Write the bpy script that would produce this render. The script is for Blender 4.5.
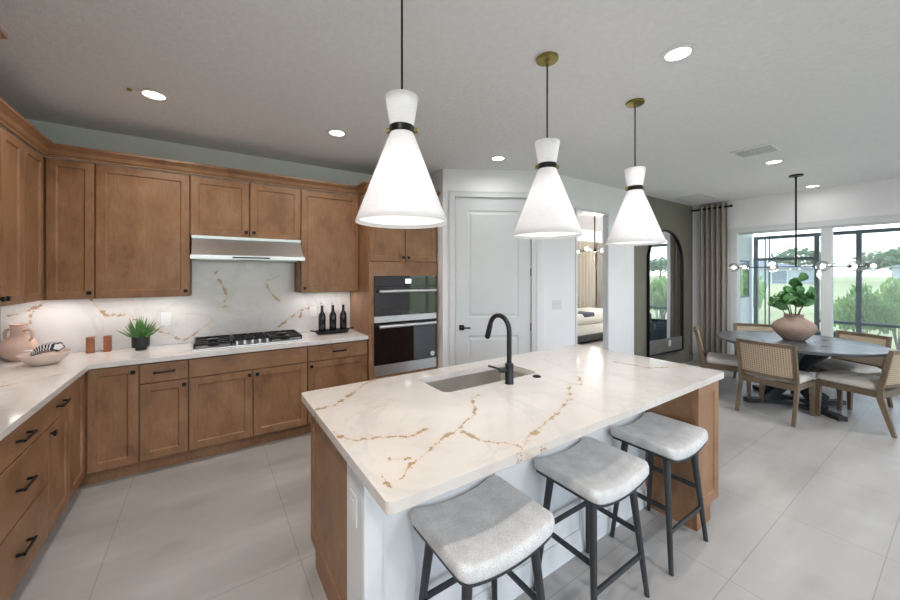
import bpy, bmesh, math, random
from mathutils import Vector, Matrix
random.seed(7)
PI = math.pi
for o in list(bpy.data.objects): bpy.data.objects.remove(o)
SC = bpy.context.scene
COL = SC.collection

# ------------------------------------------------------------------ camera
cam_d = bpy.data.cameras.new('camera'); cam = bpy.data.objects.new('camera', cam_d); COL.objects.link(cam)
cam.location = (0, 0, 1.57); cam.rotation_euler = (PI/2, 0, -math.radians(34.16))
cam_d.sensor_width = 36; cam_d.lens = 357.1/900*36; cam_d.shift_y = -26.2/900
cam_d.clip_start = 0.05; cam_d.clip_end = 400
SC.camera = cam
# ------------------------------------------------------------------ world, sun, exposure
SC.view_settings.view_transform = 'Standard'; SC.view_settings.look = 'None'
SC.view_settings.exposure = 0.72; SC.view_settings.gamma = 1.0; SC.view_settings.use_curve_mapping = False
WORLD = 2.9; CAN_W = 14; PEND_W = .7
w = bpy.data.worlds.new('sky'); SC.world = w; w.use_nodes = True
wn = w.node_tree.nodes; wl = w.node_tree.links
bg = wn['Background']; bg.inputs['Strength'].default_value = WORLD
tc = wn.new('ShaderNodeTexCoord'); sp = wn.new('ShaderNodeSeparateXYZ'); rp = wn.new('ShaderNodeValToRGB')
wl.new(tc.outputs['Generated'], sp.inputs[0]); wl.new(sp.outputs['Z'], rp.inputs[0]); wl.new(rp.outputs[0], bg.inputs[0])
rp.color_ramp.elements[0].position = 0.0; rp.color_ramp.elements[0].color = (.88, .94, 1, 1)
rp.color_ramp.elements[1].position = 0.6; rp.color_ramp.elements[1].color = (.52, .70, 1, 1)
sd = bpy.data.lights.new('sun', 'SUN'); sd.energy = 1.4; sd.angle = math.radians(12); sd.color = (1, .97, .9)
so = bpy.data.objects.new('sun', sd); COL.objects.link(so); so.rotation_euler = (math.radians(38), 0, math.radians(200))
def portal(name, loc, rot, sx, sy):
    l = bpy.data.lights.new(name, 'AREA'); l.shape = 'RECTANGLE'; l.size = sx; l.size_y = sy; l.energy = 1
    l.cycles.is_portal = True
    o = bpy.data.objects.new(name, l); COL.objects.link(o); o.location = loc; o.rotation_euler = rot
portal('sliding_door_portal', (7.50, 0.55, 1.2), (0, PI/2, 0), 2.4, 3.6)
portal('rear_window_portal', (3.0, -3.74, 1.3), (PI/2, 0, PI), 8.2, 2.4)
bpy.data.objects['rear_window_portal'].rotation_euler = (PI/2, 0, 0)

# ------------------------------------------------------------------ materials
def mat(name):
    m = bpy.data.materials.new(name); m.use_nodes = True
    return m, m.node_tree.nodes, m.node_tree.links, m.node_tree.nodes['Principled BSDF']
def setp(b, col=None, rough=None, metal=None, spec=None, trans=None, ior=None):
    if col is not None: b.inputs['Base Color'].default_value = (*col, 1)
    if rough is not None: b.inputs['Roughness'].default_value = rough
    if metal is not None: b.inputs['Metallic'].default_value = metal
    if spec is not None: b.inputs['Specular IOR Level'].default_value = spec
    if trans is not None: b.inputs['Transmission Weight'].default_value = trans
    if ior is not None: b.inputs['IOR'].default_value = ior
def nz(n, l, vec, scale, detail=3, rough=.5, dist=0):
    t = n.new('ShaderNodeTexNoise'); t.inputs['Scale'].default_value = scale; t.inputs['Detail'].default_value = detail
    t.inputs['Roughness'].default_value = rough; t.inputs['Distortion'].default_value = dist
    if vec is not None: l.new(vec, t.inputs['Vector'])
    return t
def mapping(n, l, vec, scale=(1, 1, 1), rot=(0, 0, 0)):
    m = n.new('ShaderNodeMapping'); m.inputs['Scale'].default_value = scale; m.inputs['Rotation'].default_value = rot
    l.new(vec, m.inputs['Vector']); return m.outputs[0]
def ramp(n, l, fac, stops):
    r = n.new('ShaderNodeValToRGB'); r.color_ramp.interpolation = 'EASE'; e = r.color_ramp.elements
    while len(e) < len(stops): e.new(0.5)
    for k, (p, c) in enumerate(stops):
        e[k].position = p; e[k].color = (*c, 1) if len(c) == 3 else c
    l.new(fac, r.inputs[0]); return r.outputs[0]
def mixc(n, l, fac, a, b):
    m = n.new('ShaderNodeMix'); m.data_type = 'RGBA'
    if hasattr(fac, 'links'): l.new(fac, m.inputs[0])
    else: m.inputs[0].default_value = fac
    for s, v in ((6, a), (7, b)):
        if hasattr(v, 'links'): l.new(v, m.inputs[s])
        else: m.inputs[s].default_value = (*v, 1)
    return m.outputs[2]
def mth(n, l, op, a, b=None, c=None, clamp=False):
    m = n.new('ShaderNodeMath'); m.operation = op; m.use_clamp = clamp
    for k, v in enumerate((a, b, c)):
        if v is None: continue
        if hasattr(v, 'links'): l.new(v, m.inputs[k])
        else: m.inputs[k].default_value = v
    return m.outputs[0]
def bump(n, l, b, h, strength, dist=.01):
    x = n.new('ShaderNodeBump'); x.inputs['Strength'].default_value = strength; x.inputs['Distance'].default_value = dist
    l.new(h, x.inputs['Height']); l.new(x.outputs[0], b.inputs['Normal'])
def objco(n): return n.new('ShaderNodeTexCoord').outputs['Object']
def rndco(n, l):
    t = n.new('ShaderNodeTexCoord').outputs['Object']; oi = n.new('ShaderNodeObjectInfo')
    a = n.new('ShaderNodeVectorMath'); a.operation = 'ADD'
    s = n.new('ShaderNodeVectorMath'); s.operation = 'SCALE'; s.inputs[0].default_value = (17, 9, 13); l.new(oi.outputs['Random'], s.inputs['Scale'])
    l.new(t, a.inputs[0]); l.new(s.outputs[0], a.inputs[1]); return a.outputs[0]
def plain(name, col, rough=.5, metal=0., spec=.5, vary=0.08, scale=12):
    m, n, l, b = mat(name); setp(b, col, rough, metal, spec)
    f = nz(n, l, objco(n), scale, 3).outputs[0]
    c = ramp(n, l, f, [(.3, tuple(x*(1-vary) for x in col)), (.7, tuple(min(1, x*(1+vary)) for x in col))])
    l.new(c, b.inputs['Base Color']); return m
def emis(name, col, st):
    m, n, l, b = mat(name); setp(b, (.9, .9, .9), .4)
    b.inputs['Emission Color'].default_value = (*col, 1); b.inputs['Emission Strength'].default_value = st; return m
M = {}
def wood(name, ca, cb, cc, sc=(9, 9, 1.1), rough=.42):
    m, n, l, b = mat(name); setp(b, ca, rough, 0, .4)
    v = rndco(n, l)
    blot = nz(n, l, mapping(n, l, v, (1.6, 1.6, 1.0)), 3.4, 4, .6).outputs[0]
    gr = nz(n, l, mapping(n, l, v, sc), 8, 5, .65, .4).outputs[0]
    c1 = ramp(n, l, blot, [(.32, ca), (.5, cb), (.7, cc)])
    c2 = mixc(n, l, mth(n, l, 'MULTIPLY', mth(n, l, 'SUBTRACT', gr, .42, clamp=True), 1.1, clamp=True), c1, tuple(x*.62 for x in ca))
    l.new(c2, b.inputs['Base Color']); bump(n, l, b, gr, .08, .002); return m
M['wood'] = wood('stained_maple', (.20, .100, .050), (.27, .142, .073), (.335, .188, .104))
M['woodx'] = wood('stained_maple_crosswise', (.20, .100, .050), (.27, .142, .073), (.335, .188, .104), (1.1, 9, 9))
M['woodend'] = wood('stained_maple_panel', (.215, .11, .056), (.285, .152, .08), (.345, .196, .11))
M['oak'] = wood('limed_oak', (.12, .088, .058), (.165, .122, .082), (.215, .162, .112), (14, 14, 2))
M['darkwood'] = wood('blackened_wood', (.018, .02, .024), (.03, .033, .038), (.042, .046, .052), (12, 12, 2), .45)
M['tabletop'] = wood('weathered_slate_wood', (.045, .05, .056), (.092, .10, .11), (.18, .19, .20), (1.5, 10, 10), .33)
M['wallwhite'] = plain('white_wall_paint', (.85, .855, .89), .75, 0, .2, .02, 2)
M['trimwhite'] = plain('white_trim_paint', (.70, .725, .755), .4, 0, .4, .01, 3)
M['olive'] = plain('olive_wall_paint', (.20, .192, .16), .7, 0, .2, .03, 2)
M['black'] = plain('matte_black_metal', (.012, .012, .013), .38, .6, .5, .1)
M['gun'] = plain('gunmetal_faucet', (.035, .038, .042), .32, .8, .5, .06)
M['blackglass'] = plain('black_oven_glass', (.006, .006, .008), .04, 0, .8, .1)
M['brass'] = plain('aged_brass', (.30, .24, .07), .33, 1, .5, .15)
M['white'] = plain('white_plastic', (.75, .76, .77), .35, 0, .5, .01)
M['charcoal'] = plain('charcoal_stoneware', (.022, .025, .028), .55, 0, .4, .15)
def ceilm():
    m, n, l, b = mat('knockdown_ceiling'); setp(b, (.72, .73, .74), .85, 0, .15)
    v = objco(n); f = nz(n, l, v, 26, 5, .6).outputs[0]; g = nz(n, l, v, 70, 2).outputs[0]
    h = mth(n, l, 'ADD', ramp(n, l, f, [(.42, (0, 0, 0)), (.58, (1, 1, 1))]), mth(n, l, 'MULTIPLY', g, .4))
    bump(n, l, b, h, .25, .006)
    l.new(ramp(n, l, f, [(.3, (.745, .755, .77)), (.7, (.78, .79, .80))]), b.inputs['Base Color']); return m
M['ceiling'] = ceilm()
def steel():
    m, n, l, b = mat('brushed_stainless'); setp(b, (.62, .63, .64), .26, 1)
    f = nz(n, l, mapping(n, l, objco(n), (2, 60, 60)), 9, 2).outputs[0]
    l.new(ramp(n, l, f, [(.3, (.55, .56, .57)), (.7, (.68, .69, .70))]), b.inputs['Base Color'])
    l.new(mth(n, l, 'ADD', mth(n, l, 'MULTIPLY', f, .12), .28), b.inputs['Roughness']); return m
M['steel'] = steel()
M['sinksteel'] = plain('satin_sink_steel', (.66, .645, .62), .38, 1, .5, .08, 6)
def fabric(name, ca, cb, sc=260, rough=.9):
    m, n, l, b = mat(name); setp(b, ca, rough, 0, .1)
    v = objco(n); f = nz(n, l, mapping(n, l, v, (1, 2.2, 1)), sc, 2, .8).outputs[0]; g = nz(n, l, v, 14, 3).outputs[0]
    h = mth(n, l, 'ADD', mth(n, l, 'MULTIPLY', f, .75), mth(n, l, 'MULTIPLY', g, .25))
    l.new(ramp(n, l, h, [(.35, ca), (.65, cb)]), b.inputs['Base Color']); bump(n, l, b, f, .25, .002); return m
M['greyfab'] = fabric('grey_woven_fabric', (.44, .445, .46), (.76, .765, .775))
M['linen'] = fabric('cream_linen', (.52, .50, .47), (.64, .62, .585))
M['curtain'] = fabric('taupe_curtain_linen', (.30, .275, .245), (.37, .345, .31), 180)
M['beigecurtain'] = fabric('beige_curtain_linen', (.42, .39, .33), (.48, .45, .39), 120)
M['bedding'] = fabric('white_bedding', (.68, .67, .62), (.78, .77, .72), 60)
def shade():
    m, n, l, b = mat('white_linen_shade'); out = n['Material Output']
    setp(b, (.80, .80, .82), .9, 0, .1)
    tr = n.new('ShaderNodeBsdfTranslucent'); mx = n.new('ShaderNodeMixShader')
    f = nz(n, l, mapping(n, l, objco(n), (1, 1, 12)), 40, 2).outputs[0]
    c = ramp(n, l, f, [(.3, (.80, .80, .81)), (.7, (.86, .86, .87))])
    l.new(c, b.inputs['Base Color']); l.new(c, tr.inputs[0]); mx.inputs[0].default_value = .5
    l.new(b.outputs[0], mx.inputs[1]); l.new(tr.outputs[0], mx.inputs[2]); l.new(mx.outputs[0], out.inputs[0]); return m
M['shade'] = shade()
M['lampglow'] = emis('lamp_diffuser_glow', (1, .95, .86), 5)
M['pendglow'] = emis('pendant_diffuser_glow', (1, .98, .96), .5)
M['bulb'] = emis('bulb_glow', (1, .93, .82), 4)
M['uclight'] = emis('under_cabinet_strip_glow', (1, .95, .9), 2.5)
def glassm(name, g=.07, tint=(1, 1, 1)):
    m, n, l, b = mat(name); out = n['Material Output']; n.remove(b)
    t = n.new('ShaderNodeBsdfTransparent'); t.inputs[0].default_value = (*tint, 1)
    s = n.new('ShaderNodeBsdfGlossy'); s.inputs['Roughness'].default_value = .02
    lw = n.new('ShaderNodeLayerWeight'); lw.inputs[0].default_value = .35
    f = mth(n, l, 'ADD', mth(n, l, 'MULTIPLY', lw.outputs['Fresnel'], .6), g*.3, clamp=True)
    mx = n.new('ShaderNodeMixShader'); l.new(f, mx.inputs[0]); l.new(t.outputs[0], mx.inputs[1]); l.new(s.outputs[0], mx.inputs[2])
    l.new(mx.outputs[0], out.inputs[0]); return m
M['pane'] = glassm('window_glass', .04, (.97, .99, .985))
M['globe'] = glassm('clear_globe_glass', .25)
def screenm():
    m, n, l, b = mat('insect_screen_mesh'); out = n['Material Output']; setp(b, (.55, .56, .56), .8)
    t = n.new('ShaderNodeBsdfTransparent'); mx = n.new('ShaderNodeMixShader'); mx.inputs[0].default_value = .2
    ck = n.new('ShaderNodeTexChecker'); ck.inputs['Scale'].default_value = 400; l.new(objco(n), ck.inputs[0])
    l.new(mth(n, l, 'ADD', mth(n, l, 'MULTIPLY', ck.outputs['Fac'], .1), .22), mx.inputs[0])
    l.new(t.outputs[0], mx.inputs[1]); l.new(b.outputs[0], mx.inputs[2]); l.new(mx.outputs[0], out.inputs[0]); return m
M['screen'] = screenm()
M['mirror'] = plain('mirror_silvering', (.86, .87, .88), .01, 1, .5, .0)
M['bronze'] = plain('dark_bronze_frame', (.15, .17, .19), .5, .2, .4, .05)
def canem():
    m, n, l, b = mat('woven_cane'); out = n['Material Output']; setp(b, (.5, .38, .24), .6)
    v = objco(n)
    w1 = n.new('ShaderNodeTexWave'); w1.bands_direction = 'X'; w1.inputs['Scale'].default_value = 15; w1.inputs['Distortion'].default_value = .2
    w2 = n.new('ShaderNodeTexWave'); w2.bands_direction = 'Z'; w2.inputs['Scale'].default_value = 15; w2.inputs['Distortion'].default_value = .2
    l.new(v, w1.inputs[0]); l.new(v, w2.inputs[0])
    p = mth(n, l, 'MULTIPLY', w1.outputs['Fac'], w2.outputs['Fac'])
    l.new(ramp(n, l, p, [(.1, (.52, .42, .30)), (.8, (.25, .18, .115))]), b.inputs['Base Color'])
    bump(n, l, b, p, .3, .003)
    t = n.new('ShaderNodeBsdfTransparent'); mx = n.new('ShaderNodeMixShader')
    l.new(mth(n, l, 'MULTIPLY', mth(n, l, 'GREATER_THAN', p, .55), .55), mx.inputs[0]); l.new(b.outputs[0], mx.inputs[1]); l.new(t.outputs[0], mx.inputs[2]); l.new(mx.outputs[0], out.inputs[0]); return m
M['cane'] = canem()

# --- stone with golden veins: distance to hand placed vein lines, broken up by noise
def seg_group():
    g = bpy.data.node_groups.new('vein_segment', 'ShaderNodeTree')
    for nm in ('P', 'A', 'B'): g.interface.new_socket(nm, in_out='INPUT', socket_type='NodeSocketVector')
    g.interface.new_socket('D', in_out='OUTPUT', socket_type='NodeSocketFloat')
    n = g.nodes; l = g.links; gi = n.new('NodeGroupInput'); go = n.new('NodeGroupOutput')
    def vm(op, a, b=None, sc=None):
        x = n.new('ShaderNodeVectorMath'); x.operation = op; l.new(a, x.inputs[0])
        if b is not None: l.new(b, x.inputs[1])
        if sc is not None: l.new(sc, x.inputs['Scale'])
        return x
    pa = vm('SUBTRACT', gi.outputs['P'], gi.outputs['A']).outputs[0]; ba = vm('SUBTRACT', gi.outputs['B'], gi.outputs['A']).outputs[0]
    t = mth(n, l, 'DIVIDE', vm('DOT_PRODUCT', pa, ba).outputs['Value'], vm('DOT_PRODUCT', ba, ba).outputs['Value'], clamp=True)
    q = vm('SCALE', ba, None, t).outputs[0]
    l.new(vm('LENGTH', vm('SUBTRACT', pa, q).outputs[0]).outputs['Value'], go.inputs['D']); return g
SEG = seg_group()
def stone(name, base_a, base_b, polys, vein=(.34, .20, .075), width=.012, flat='z', rough=.1):
    m, n, l, b = mat(name); setp(b, base_a, rough, 0, .5)
    co = n.new('ShaderNodeNewGeometry').outputs['Position']
    big = nz(n, l, co, 1.8, 5, .6, .6)
    c = ramp(n, l, big.outputs[0], [(.3, base_a), (.7, base_b)])
    # faint hairline veining over the whole slab
    hv = nz(n, l, mapping(n, l, co, (1, 1.6, 1.3), (0, 0, .6)), 1.7, 7, .55, 1.2).outputs[0]
    line = mth(n, l, 'SUBTRACT', 1.0, mth(n, l, 'MULTIPLY', mth(n, l, 'ABSOLUTE', mth(n, l, 'SUBTRACT', hv, .5)), 55), clamp=True)
    brk = mth(n, l, 'MULTIPLY', mth(n, l, 'SUBTRACT', nz(n, l, co, 4.5, 3).outputs[0], .5, clamp=True), 3.2, clamp=True)
    c = mixc(n, l, mth(n, l, 'MULTIPLY', mth(n, l, 'MULTIPLY', line, brk), .55), c, (.42, .33, .27))
    hv2 = nz(n, l, mapping(n, l, co, (1.2, 1, 1.1), (0, .4, 2.1)), 1.1, 7, .6, 1.6).outputs[0]
    line2 = mth(n, l, 'SUBTRACT', 1.0, mth(n, l, 'MULTIPLY', mth(n, l, 'ABSOLUTE', mth(n, l, 'SUBTRACT', hv2, .47)), 26), clamp=True)
    c = mixc(n, l, mth(n, l, 'MULTIPLY', line2, .22), c, (.40, .40, .42))
    # main veins
    wz = nz(n, l, co, 22, 5, .75)
    s = n.new('ShaderNodeVectorMath'); s.operation = 'SUBTRACT'; l.new(wz.outputs['Color'], s.inputs[0]); s.inputs[1].default_value = (.5, .5, .5)
    s2 = n.new('ShaderNodeVectorMath'); s2.operation = 'SCALE'; l.new(s.outputs[0], s2.inputs[0]); s2.inputs['Scale'].default_value = .06
    a = n.new('ShaderNodeVectorMath'); a.operation = 'ADD'; l.new(co, a.inputs[0]); l.new(s2.outputs[0], a.inputs[1])
    mul = n.new('ShaderNodeVectorMath'); mul.operation = 'MULTIPLY'; l.new(a.outputs[0], mul.inputs[0])
    mul.inputs[1].default_value = {'z': (1, 1, 0), 'y': (1, 0, 1), 'x': (0, 1, 1)}[flat]
    D = None
    for pl in polys:
        for p, q in zip(pl[:-1], pl[1:]):
            gnode = n.new('ShaderNodeGroup'); gnode.node_tree = SEG; l.new(mul.outputs[0], gnode.inputs['P'])
            P_ = [*p]; Q_ = [*q]
            gnode.inputs['A'].default_value = P_; gnode.inputs['B'].default_value = Q_
            D = gnode.outputs[0] if D is None else mth(n, l, 'MINIMUM', D, gnode.outputs[0])
    if D is not None:
        wn_ = nz(n, l, co, 13, 5, .75).outputs[0]
        wid = mth(n, l, 'ADD', mth(n, l, 'MULTIPLY', mth(n, l, 'SUBTRACT', wn_, .47, clamp=True), width*11), width*.09)
        core = mth(n, l, 'SUBTRACT', 1.0, mth(n, l, 'DIVIDE', D, wid), clamp=True)
        core = mth(n, l, 'MULTIPLY', core, 2.6, clamp=True)
        halo = mth(n, l, 'SUBTRACT', 1.0, mth(n, l, 'DIVIDE', D, width*3.2), clamp=True)
        c = mixc(n, l, mth(n, l, 'MULTIPLY', halo, .22), c, (.62, .50, .36))
        vc = mixc(n, l, nz(n, l, co, 60, 2).outputs[0], vein, tuple(x*1.7 for x in vein))
        c = mixc(n, l, mth(n, l, 'MULTIPLY', core, .85), c, vc)
    l.new(c, b.inputs['Base Color']); return m
ISLAND_VEINS = [[(0.368, 1.741, 0), (0.434, 1.784, 0), (0.527, 1.8, 0), (0.639, 1.908, 0), (0.789, 2.064, 0), (0.855, 2.085, 0)], [(0.433, 1.495, 0), (0.444, 1.436, 0), (0.486, 1.367, 0), (0.578, 1.346, 0), (0.668, 1.285, 0), (0.768, 1.307, 0)], [(0.516, 1.03, 0), (0.566, 1.089, 0), (0.665, 1.131, 0), (0.777, 1.197, 0), (0.856, 1.217, 0), (0.939, 1.273, 0), (1.027, 1.308, 0), (1.089, 1.402, 0), (1.16, 1.493, 0), (1.22, 1.508, 0)], [(0.876, 1.187, 0), (0.886, 1.095, 0), (0.982, 0.99, 0), (0.972, 0.938, 0)], [(0.942, 0.934, 0), (1.082, 1.018, 0), (1.243, 1.067, 0), (1.39, 1.12, 0), (1.57, 1.201, 0), (1.785, 1.358, 0), (1.839, 1.321, 0), (1.957, 1.423, 0)], [(0.972, 0.938, 0), (1.088, 0.935, 0)], [(0.463, 1.079, 0), (0.472, 1.014, 0)], [(2.507, 1.509, 0), (2.549, 1.276, 0), (2.84, 1.144, 0)], [(0.534, 1.166, 0), (0.596, 1.132, 0)]]
SPLASH_VEINS = [[(-1.279, 0, 1.243), (-1.196, 0, 1.269), (-1.096, 0, 1.32)], [(-0.811, 0, 1.348), (-0.737, 0, 1.219), (-0.669, 0, 1.214), (-0.565, 0, 1.208), (-0.529, 0, 1.158)], [(-0.433, 0, 1.097), (-0.362, 0, 1.036), (-0.285, 0, 1.003), (-0.185, 0, 0.934), (-0.085, 0, 1.01), (0.043, 0, 1.107)], [(0.101, 0, 1.509), (0.157, 0, 1.378), (0.143, 0, 1.242)], [(0.118, 0, 1.235), (0.177, 0, 1.247)], [(0.625, 0, 0.999), (0.714, 0, 1.068), (0.812, 0, 1.138), (0.885, 0, 1.181), (1.039, 0, 1.192)], [(0.878, 0, 1.178), (0.836, 0, 1.081)], [(0.625, 0, 1.539), (0.5, 0, 1.487), (0.547, 0, 1.38), (0.644, 0, 1.27)], [(0.06, 0, 1.578), (0.109, 0, 1.618)], [(-1.164, 0, 1.188), (-1.148, 0, 1.266)]]
LEFT_VEINS = [[(0, 3.2, 1.05), (0, 3.6, 1.16), (0, 3.85, 1.22), (0, 4.1, 1.35)], [(0, 2.3, 1.0), (0, 2.7, 1.1), (0, 3.0, 1.3)]]
BC_VEINS = [[(-1.3, 3.0, 0), (-1.1, 3.15, 0), (-.95, 3.2, 0), (-.8, 3.35, 0)], [(-.2, 3.7, 0), (.0, 3.9, 0)], [(.95, 3.7, 0), (1.05, 3.78, 0)], [(-1.2, 2.3, 0), (-.9, 2.6, 0)]]
M['island'] = stone('gold_veined_island_quartz', (.60, .565, .54), (.68, .65, .63), ISLAND_VEINS, (.25, .165, .07), .0115, 'z', .09)
M['splash'] = stone('gold_veined_backsplash_quartz', (.66, .64, .635), (.75, .73, .725), SPLASH_VEINS, (.30, .18, .10), .012, 'y', .14)
M['splashx'] = stone('gold_veined_side_splash_quartz', (.60, .595, .59), (.70, .69, .685), LEFT_VEINS, (.26, .13, .06), .009, 'x', .14)
M['counter'] = stone('gold_veined_counter_quartz', (.64, .62, .605), (.72, .70, .69), BC_VEINS, (.30, .17, .08), .010, 'z', .1)

def floorm():
    m, n, l, b = mat('porcelain_floor_tile'); setp(b, (.4, .4, .4), .3, 0, .4)
    co = n.new('ShaderNodeNewGeometry').outputs['Position']; s = n.new('ShaderNodeSeparateXYZ'); l.new(co, s.inputs[0])
    X, Y = s.outputs[0], s.outputs[1]
    def line(v, at, hw=.0022):
        return mth(n, l, 'LESS_THAN', mth(n, l, 'ABSOLUTE', mth(n, l, 'SUBTRACT', v, at)), hw)
    # rows across the room
    g = None
    for y in (3.9, 2.08, 1.16, .712, .28, -.17, -.62, -1.07, -1.52, -1.97, -2.42, -2.87, -3.3):
        k = line(Y, y); g = k if g is None else mth(n, l, 'MAXIMUM', g, k)
    fx = mth(n, l, 'MODULO', mth(n, l, 'ADD', X, .475+8.95), .895)
    gx = mth(n, l, 'LESS_THAN', fx, .0044)
    g = mth(n, l, 'MAXIMUM', g, gx)
    st = nz(n, l, mapping(n, l, co, (.45, 2.6, 1), (0, 0, .5)), 1.5, 2, .5, .3).outputs[0]
    cl = nz(n, l, co, 3.0, 3, .5).outputs[0]
    t = mth(n, l, 'ADD', mth(n, l, 'MULTIPLY', st, .65), mth(n, l, 'MULTIPLY', cl, .35))
    c = ramp(n, l, t, [(.34, (.335, .32, .31)), (.5, (.395, .387, .382)), (.66, (.45, .445, .442))])
    c = mixc(n, l, mth(n, l, 'MULTIPLY', g, .55), c, (.17, .17, .17))
    l.new(c, b.inputs['Base Color'])
    b.inputs['Roughness'].default_value = .33; return m
M['floor'] = floorm()

# ------------------------------------------------------------------ mesh builder
class MB:
    def __init__(s): s.v = []; s.f = []
    def add(s, vs, fs):
        o = len(s.v); s.v += [tuple(v) for v in vs]; s.f += [tuple(i+o for i in f) for f in fs]; return s
    def box(s, x0, x1, y0, y1, z0, z1, c=0.0):
        if c <= 0:
            return s.add([(x0,y0,z0),(x1,y0,z0),(x1,y1,z0),(x0,y1,z0),(x0,y0,z1),(x1,y0,z1),(x1,y1,z1),(x0,y1,z1)],
                     [(0,3,2,1),(4,5,6,7),(0,1,5,4),(1,2,6,5),(2,3,7,6),(3,0,4,7)])
        bm = bmesh.new(); bmesh.ops.create_cube(bm, size=1)
        for v in bm.verts: v.co = ((x0+x1)/2+v.co.x*(x1-x0), (y0+y1)/2+v.co.y*(y1-y0), (z0+z1)/2+v.co.z*(z1-z0))
        bmesh.ops.bevel(bm, geom=bm.edges[:], offset=c, segments=2, affect='EDGES', profile=.5)
        return s.bm(bm)
    def bm(s, bm):
        bm.verts.ensure_lookup_table()
        for i, v in enumerate(bm.verts): v.index = i
        s.add([v.co[:] for v in bm.verts], [[v.index for v in f.verts] for f in bm.faces]); bm.free(); return s
    def cyl(s, p0, p1, r0, r1=None, n=16, caps=True):
        r1 = r0 if r1 is None else r1; p0 = Vector(p0); p1 = Vector(p1); d = (p1-p0).normalized()
        a = d.orthogonal().normalized(); b = d.cross(a)
        vs = []
        for p, r in ((p0, r0), (p1, r1)):
            for k in range(n):
                t = 2*PI*k/n; vs.append(p+a*math.cos(t)*r+b*math.sin(t)*r)
        fs = [(k, (k+1) % n, n+(k+1) % n, n+k) for k in range(n)]
        if caps: fs += [tuple(range(n-1, -1, -1)), tuple(range(n, 2*n))]
        return s.add(vs, fs)
    def tube(s, pts, r, n=10):
        pts = [Vector(p) for p in pts]; R = r if isinstance(r, (list, tuple)) else [r]*len(pts)
        vs = []; prev = None
        for i, p in enumerate(pts):
            d = (pts[min(i+1, len(pts)-1)]-pts[max(i-1, 0)]).normalized()
            if prev is None: a = d.orthogonal().normalized()
            else: a = (prev-d*prev.dot(d)).normalized()
            prev = a; b = d.cross(a)
            for k in range(n):
                t = 2*PI*k/n; vs.append(p+a*math.cos(t)*R[i]+b*math.sin(t)*R[i])
        m = len(pts); fs = []
        for i in range(m-1):
            for k in range(n): fs.append((i*n+k, i*n+(k+1) % n, (i+1)*n+(k+1) % n, (i+1)*n+k))
        fs += [tuple(range(n-1, -1, -1)), tuple(range((m-1)*n, m*n))]
        return s.add(vs, fs)
    def lathe(s, prof, c=(0, 0, 0), n=32, caps=True):
        vs = []; m = len(prof)
        for r, z in prof:
            for k in range(n):
                t = 2*PI*k/n; vs.append((c[0]+r*math.cos(t), c[1]+r*math.sin(t), c[2]+z))
        fs = [(i*n+k, i*n+(k+1) % n, (i+1)*n+(k+1) % n, (i+1)*n+k) for i in range(m-1) for k in range(n)]
        if caps: fs += [tuple(range(n-1, -1, -1)), tuple(range((m-1)*n, m*n))]
        return s.add(vs, fs)
    def rings(s, rings, cap0=True, cap1=True):
        n = len(rings[0]); vs = [p for r in rings for p in r]
        fs = [(i*n+k, i*n+(k+1) % n, (i+1)*n+(k+1) % n, (i+1)*n+k) for i in range(len(rings)-1) for k in range(n)]
        if cap0: fs.append(tuple(range(n-1, -1, -1)))
        if cap1: fs.append(tuple(range((len(rings)-1)*n, len(rings)*n)))
        return s.add(vs, fs)
    def prism(s, poly, z0, z1):
        return s.rings([[(x, y, z0) for x, y in poly], [(x, y, z1) for x, y in poly]])
    def prism_y(s, poly, y0, y1):   # poly in x,z
        return s.rings([[(x, y0, z) for x, z in poly], [(x, y1, z) for x, z in poly]])
    def prism_x(s, poly, x0, x1):   # poly in y,z
        return s.rings([[(x0, y, z) for y, z in poly], [(x1, y, z) for y, z in poly]])
    def bar(s, p0, p1, w, h, up=(0, 0, 1), w1=None, h1=None):
        p0 = Vector(p0); p1 = Vector(p1); d = (p1-p0).normalized(); u = Vector(up)
        a = d.cross(u).normalized(); b = a.cross(d).normalized(); w1 = w if w1 is None else w1; h1 = h if h1 is None else h1
        q = lambda p, w, h: [p-a*w/2-b*h/2, p+a*w/2-b*h/2, p+a*w/2+b*h/2, p-a*w/2+b*h/2]
        return s.rings([q(p0, w, h), q(p1, w1, h1)])
    def path(s, pts, w, h, up=(0, 0, 1)):
        pts = [Vector(p) for p in pts]; R = []
        for i, p in enumerate(pts):
            d = (pts[min(i+1, len(pts)-1)]-pts[max(i-1, 0)]).normalized(); a = d.cross(Vector(up)).normalized(); b = a.cross(d)
            R.append([p-a*w/2-b*h/2, p+a*w/2-b*h/2, p+a*w/2+b*h/2, p-a*w/2+b*h/2])
        return s.rings(R)
    def sphere(s, c, r, n=16, m=10, sz=1):
        prof = [(max(r*math.sin(PI*k/m), 1e-4), -r*sz*math.cos(PI*k/m)) for k in range(m+1)]
        return s.lathe(prof, c, n)
    def xf(s, mtx): s.v = [tuple(mtx @ Vector(v)) for v in s.v]; return s
    def off(s, p): s.v = [(v[0]-p[0], v[1]-p[1], v[2]-p[2]) for v in s.v]; return s
    def build(s, name, material, parent=None, smooth=False, loc=None, bevel=0, fixn=True):
        me = bpy.data.meshes.new(name); me.from_pydata(s.v, [], s.f); me.validate()
        if fixn:
            bm = bmesh.new(); bm.from_mesh(me); bmesh.ops.recalc_face_normals(bm, faces=bm.faces[:]); bm.to_mesh(me); bm.free()
        me.materials.append(material if not isinstance(material, str) else M[material])
        if smooth: me.shade_smooth()
        o = bpy.data.objects.new(name, me); COL.objects.link(o)
        if smooth and smooth != 2:
            try: me.set_sharp_from_angle(angle=math.radians(38))
            except Exception: pass
        if parent is not None: o.parent = parent
        if loc is not None: o.location = loc
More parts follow.
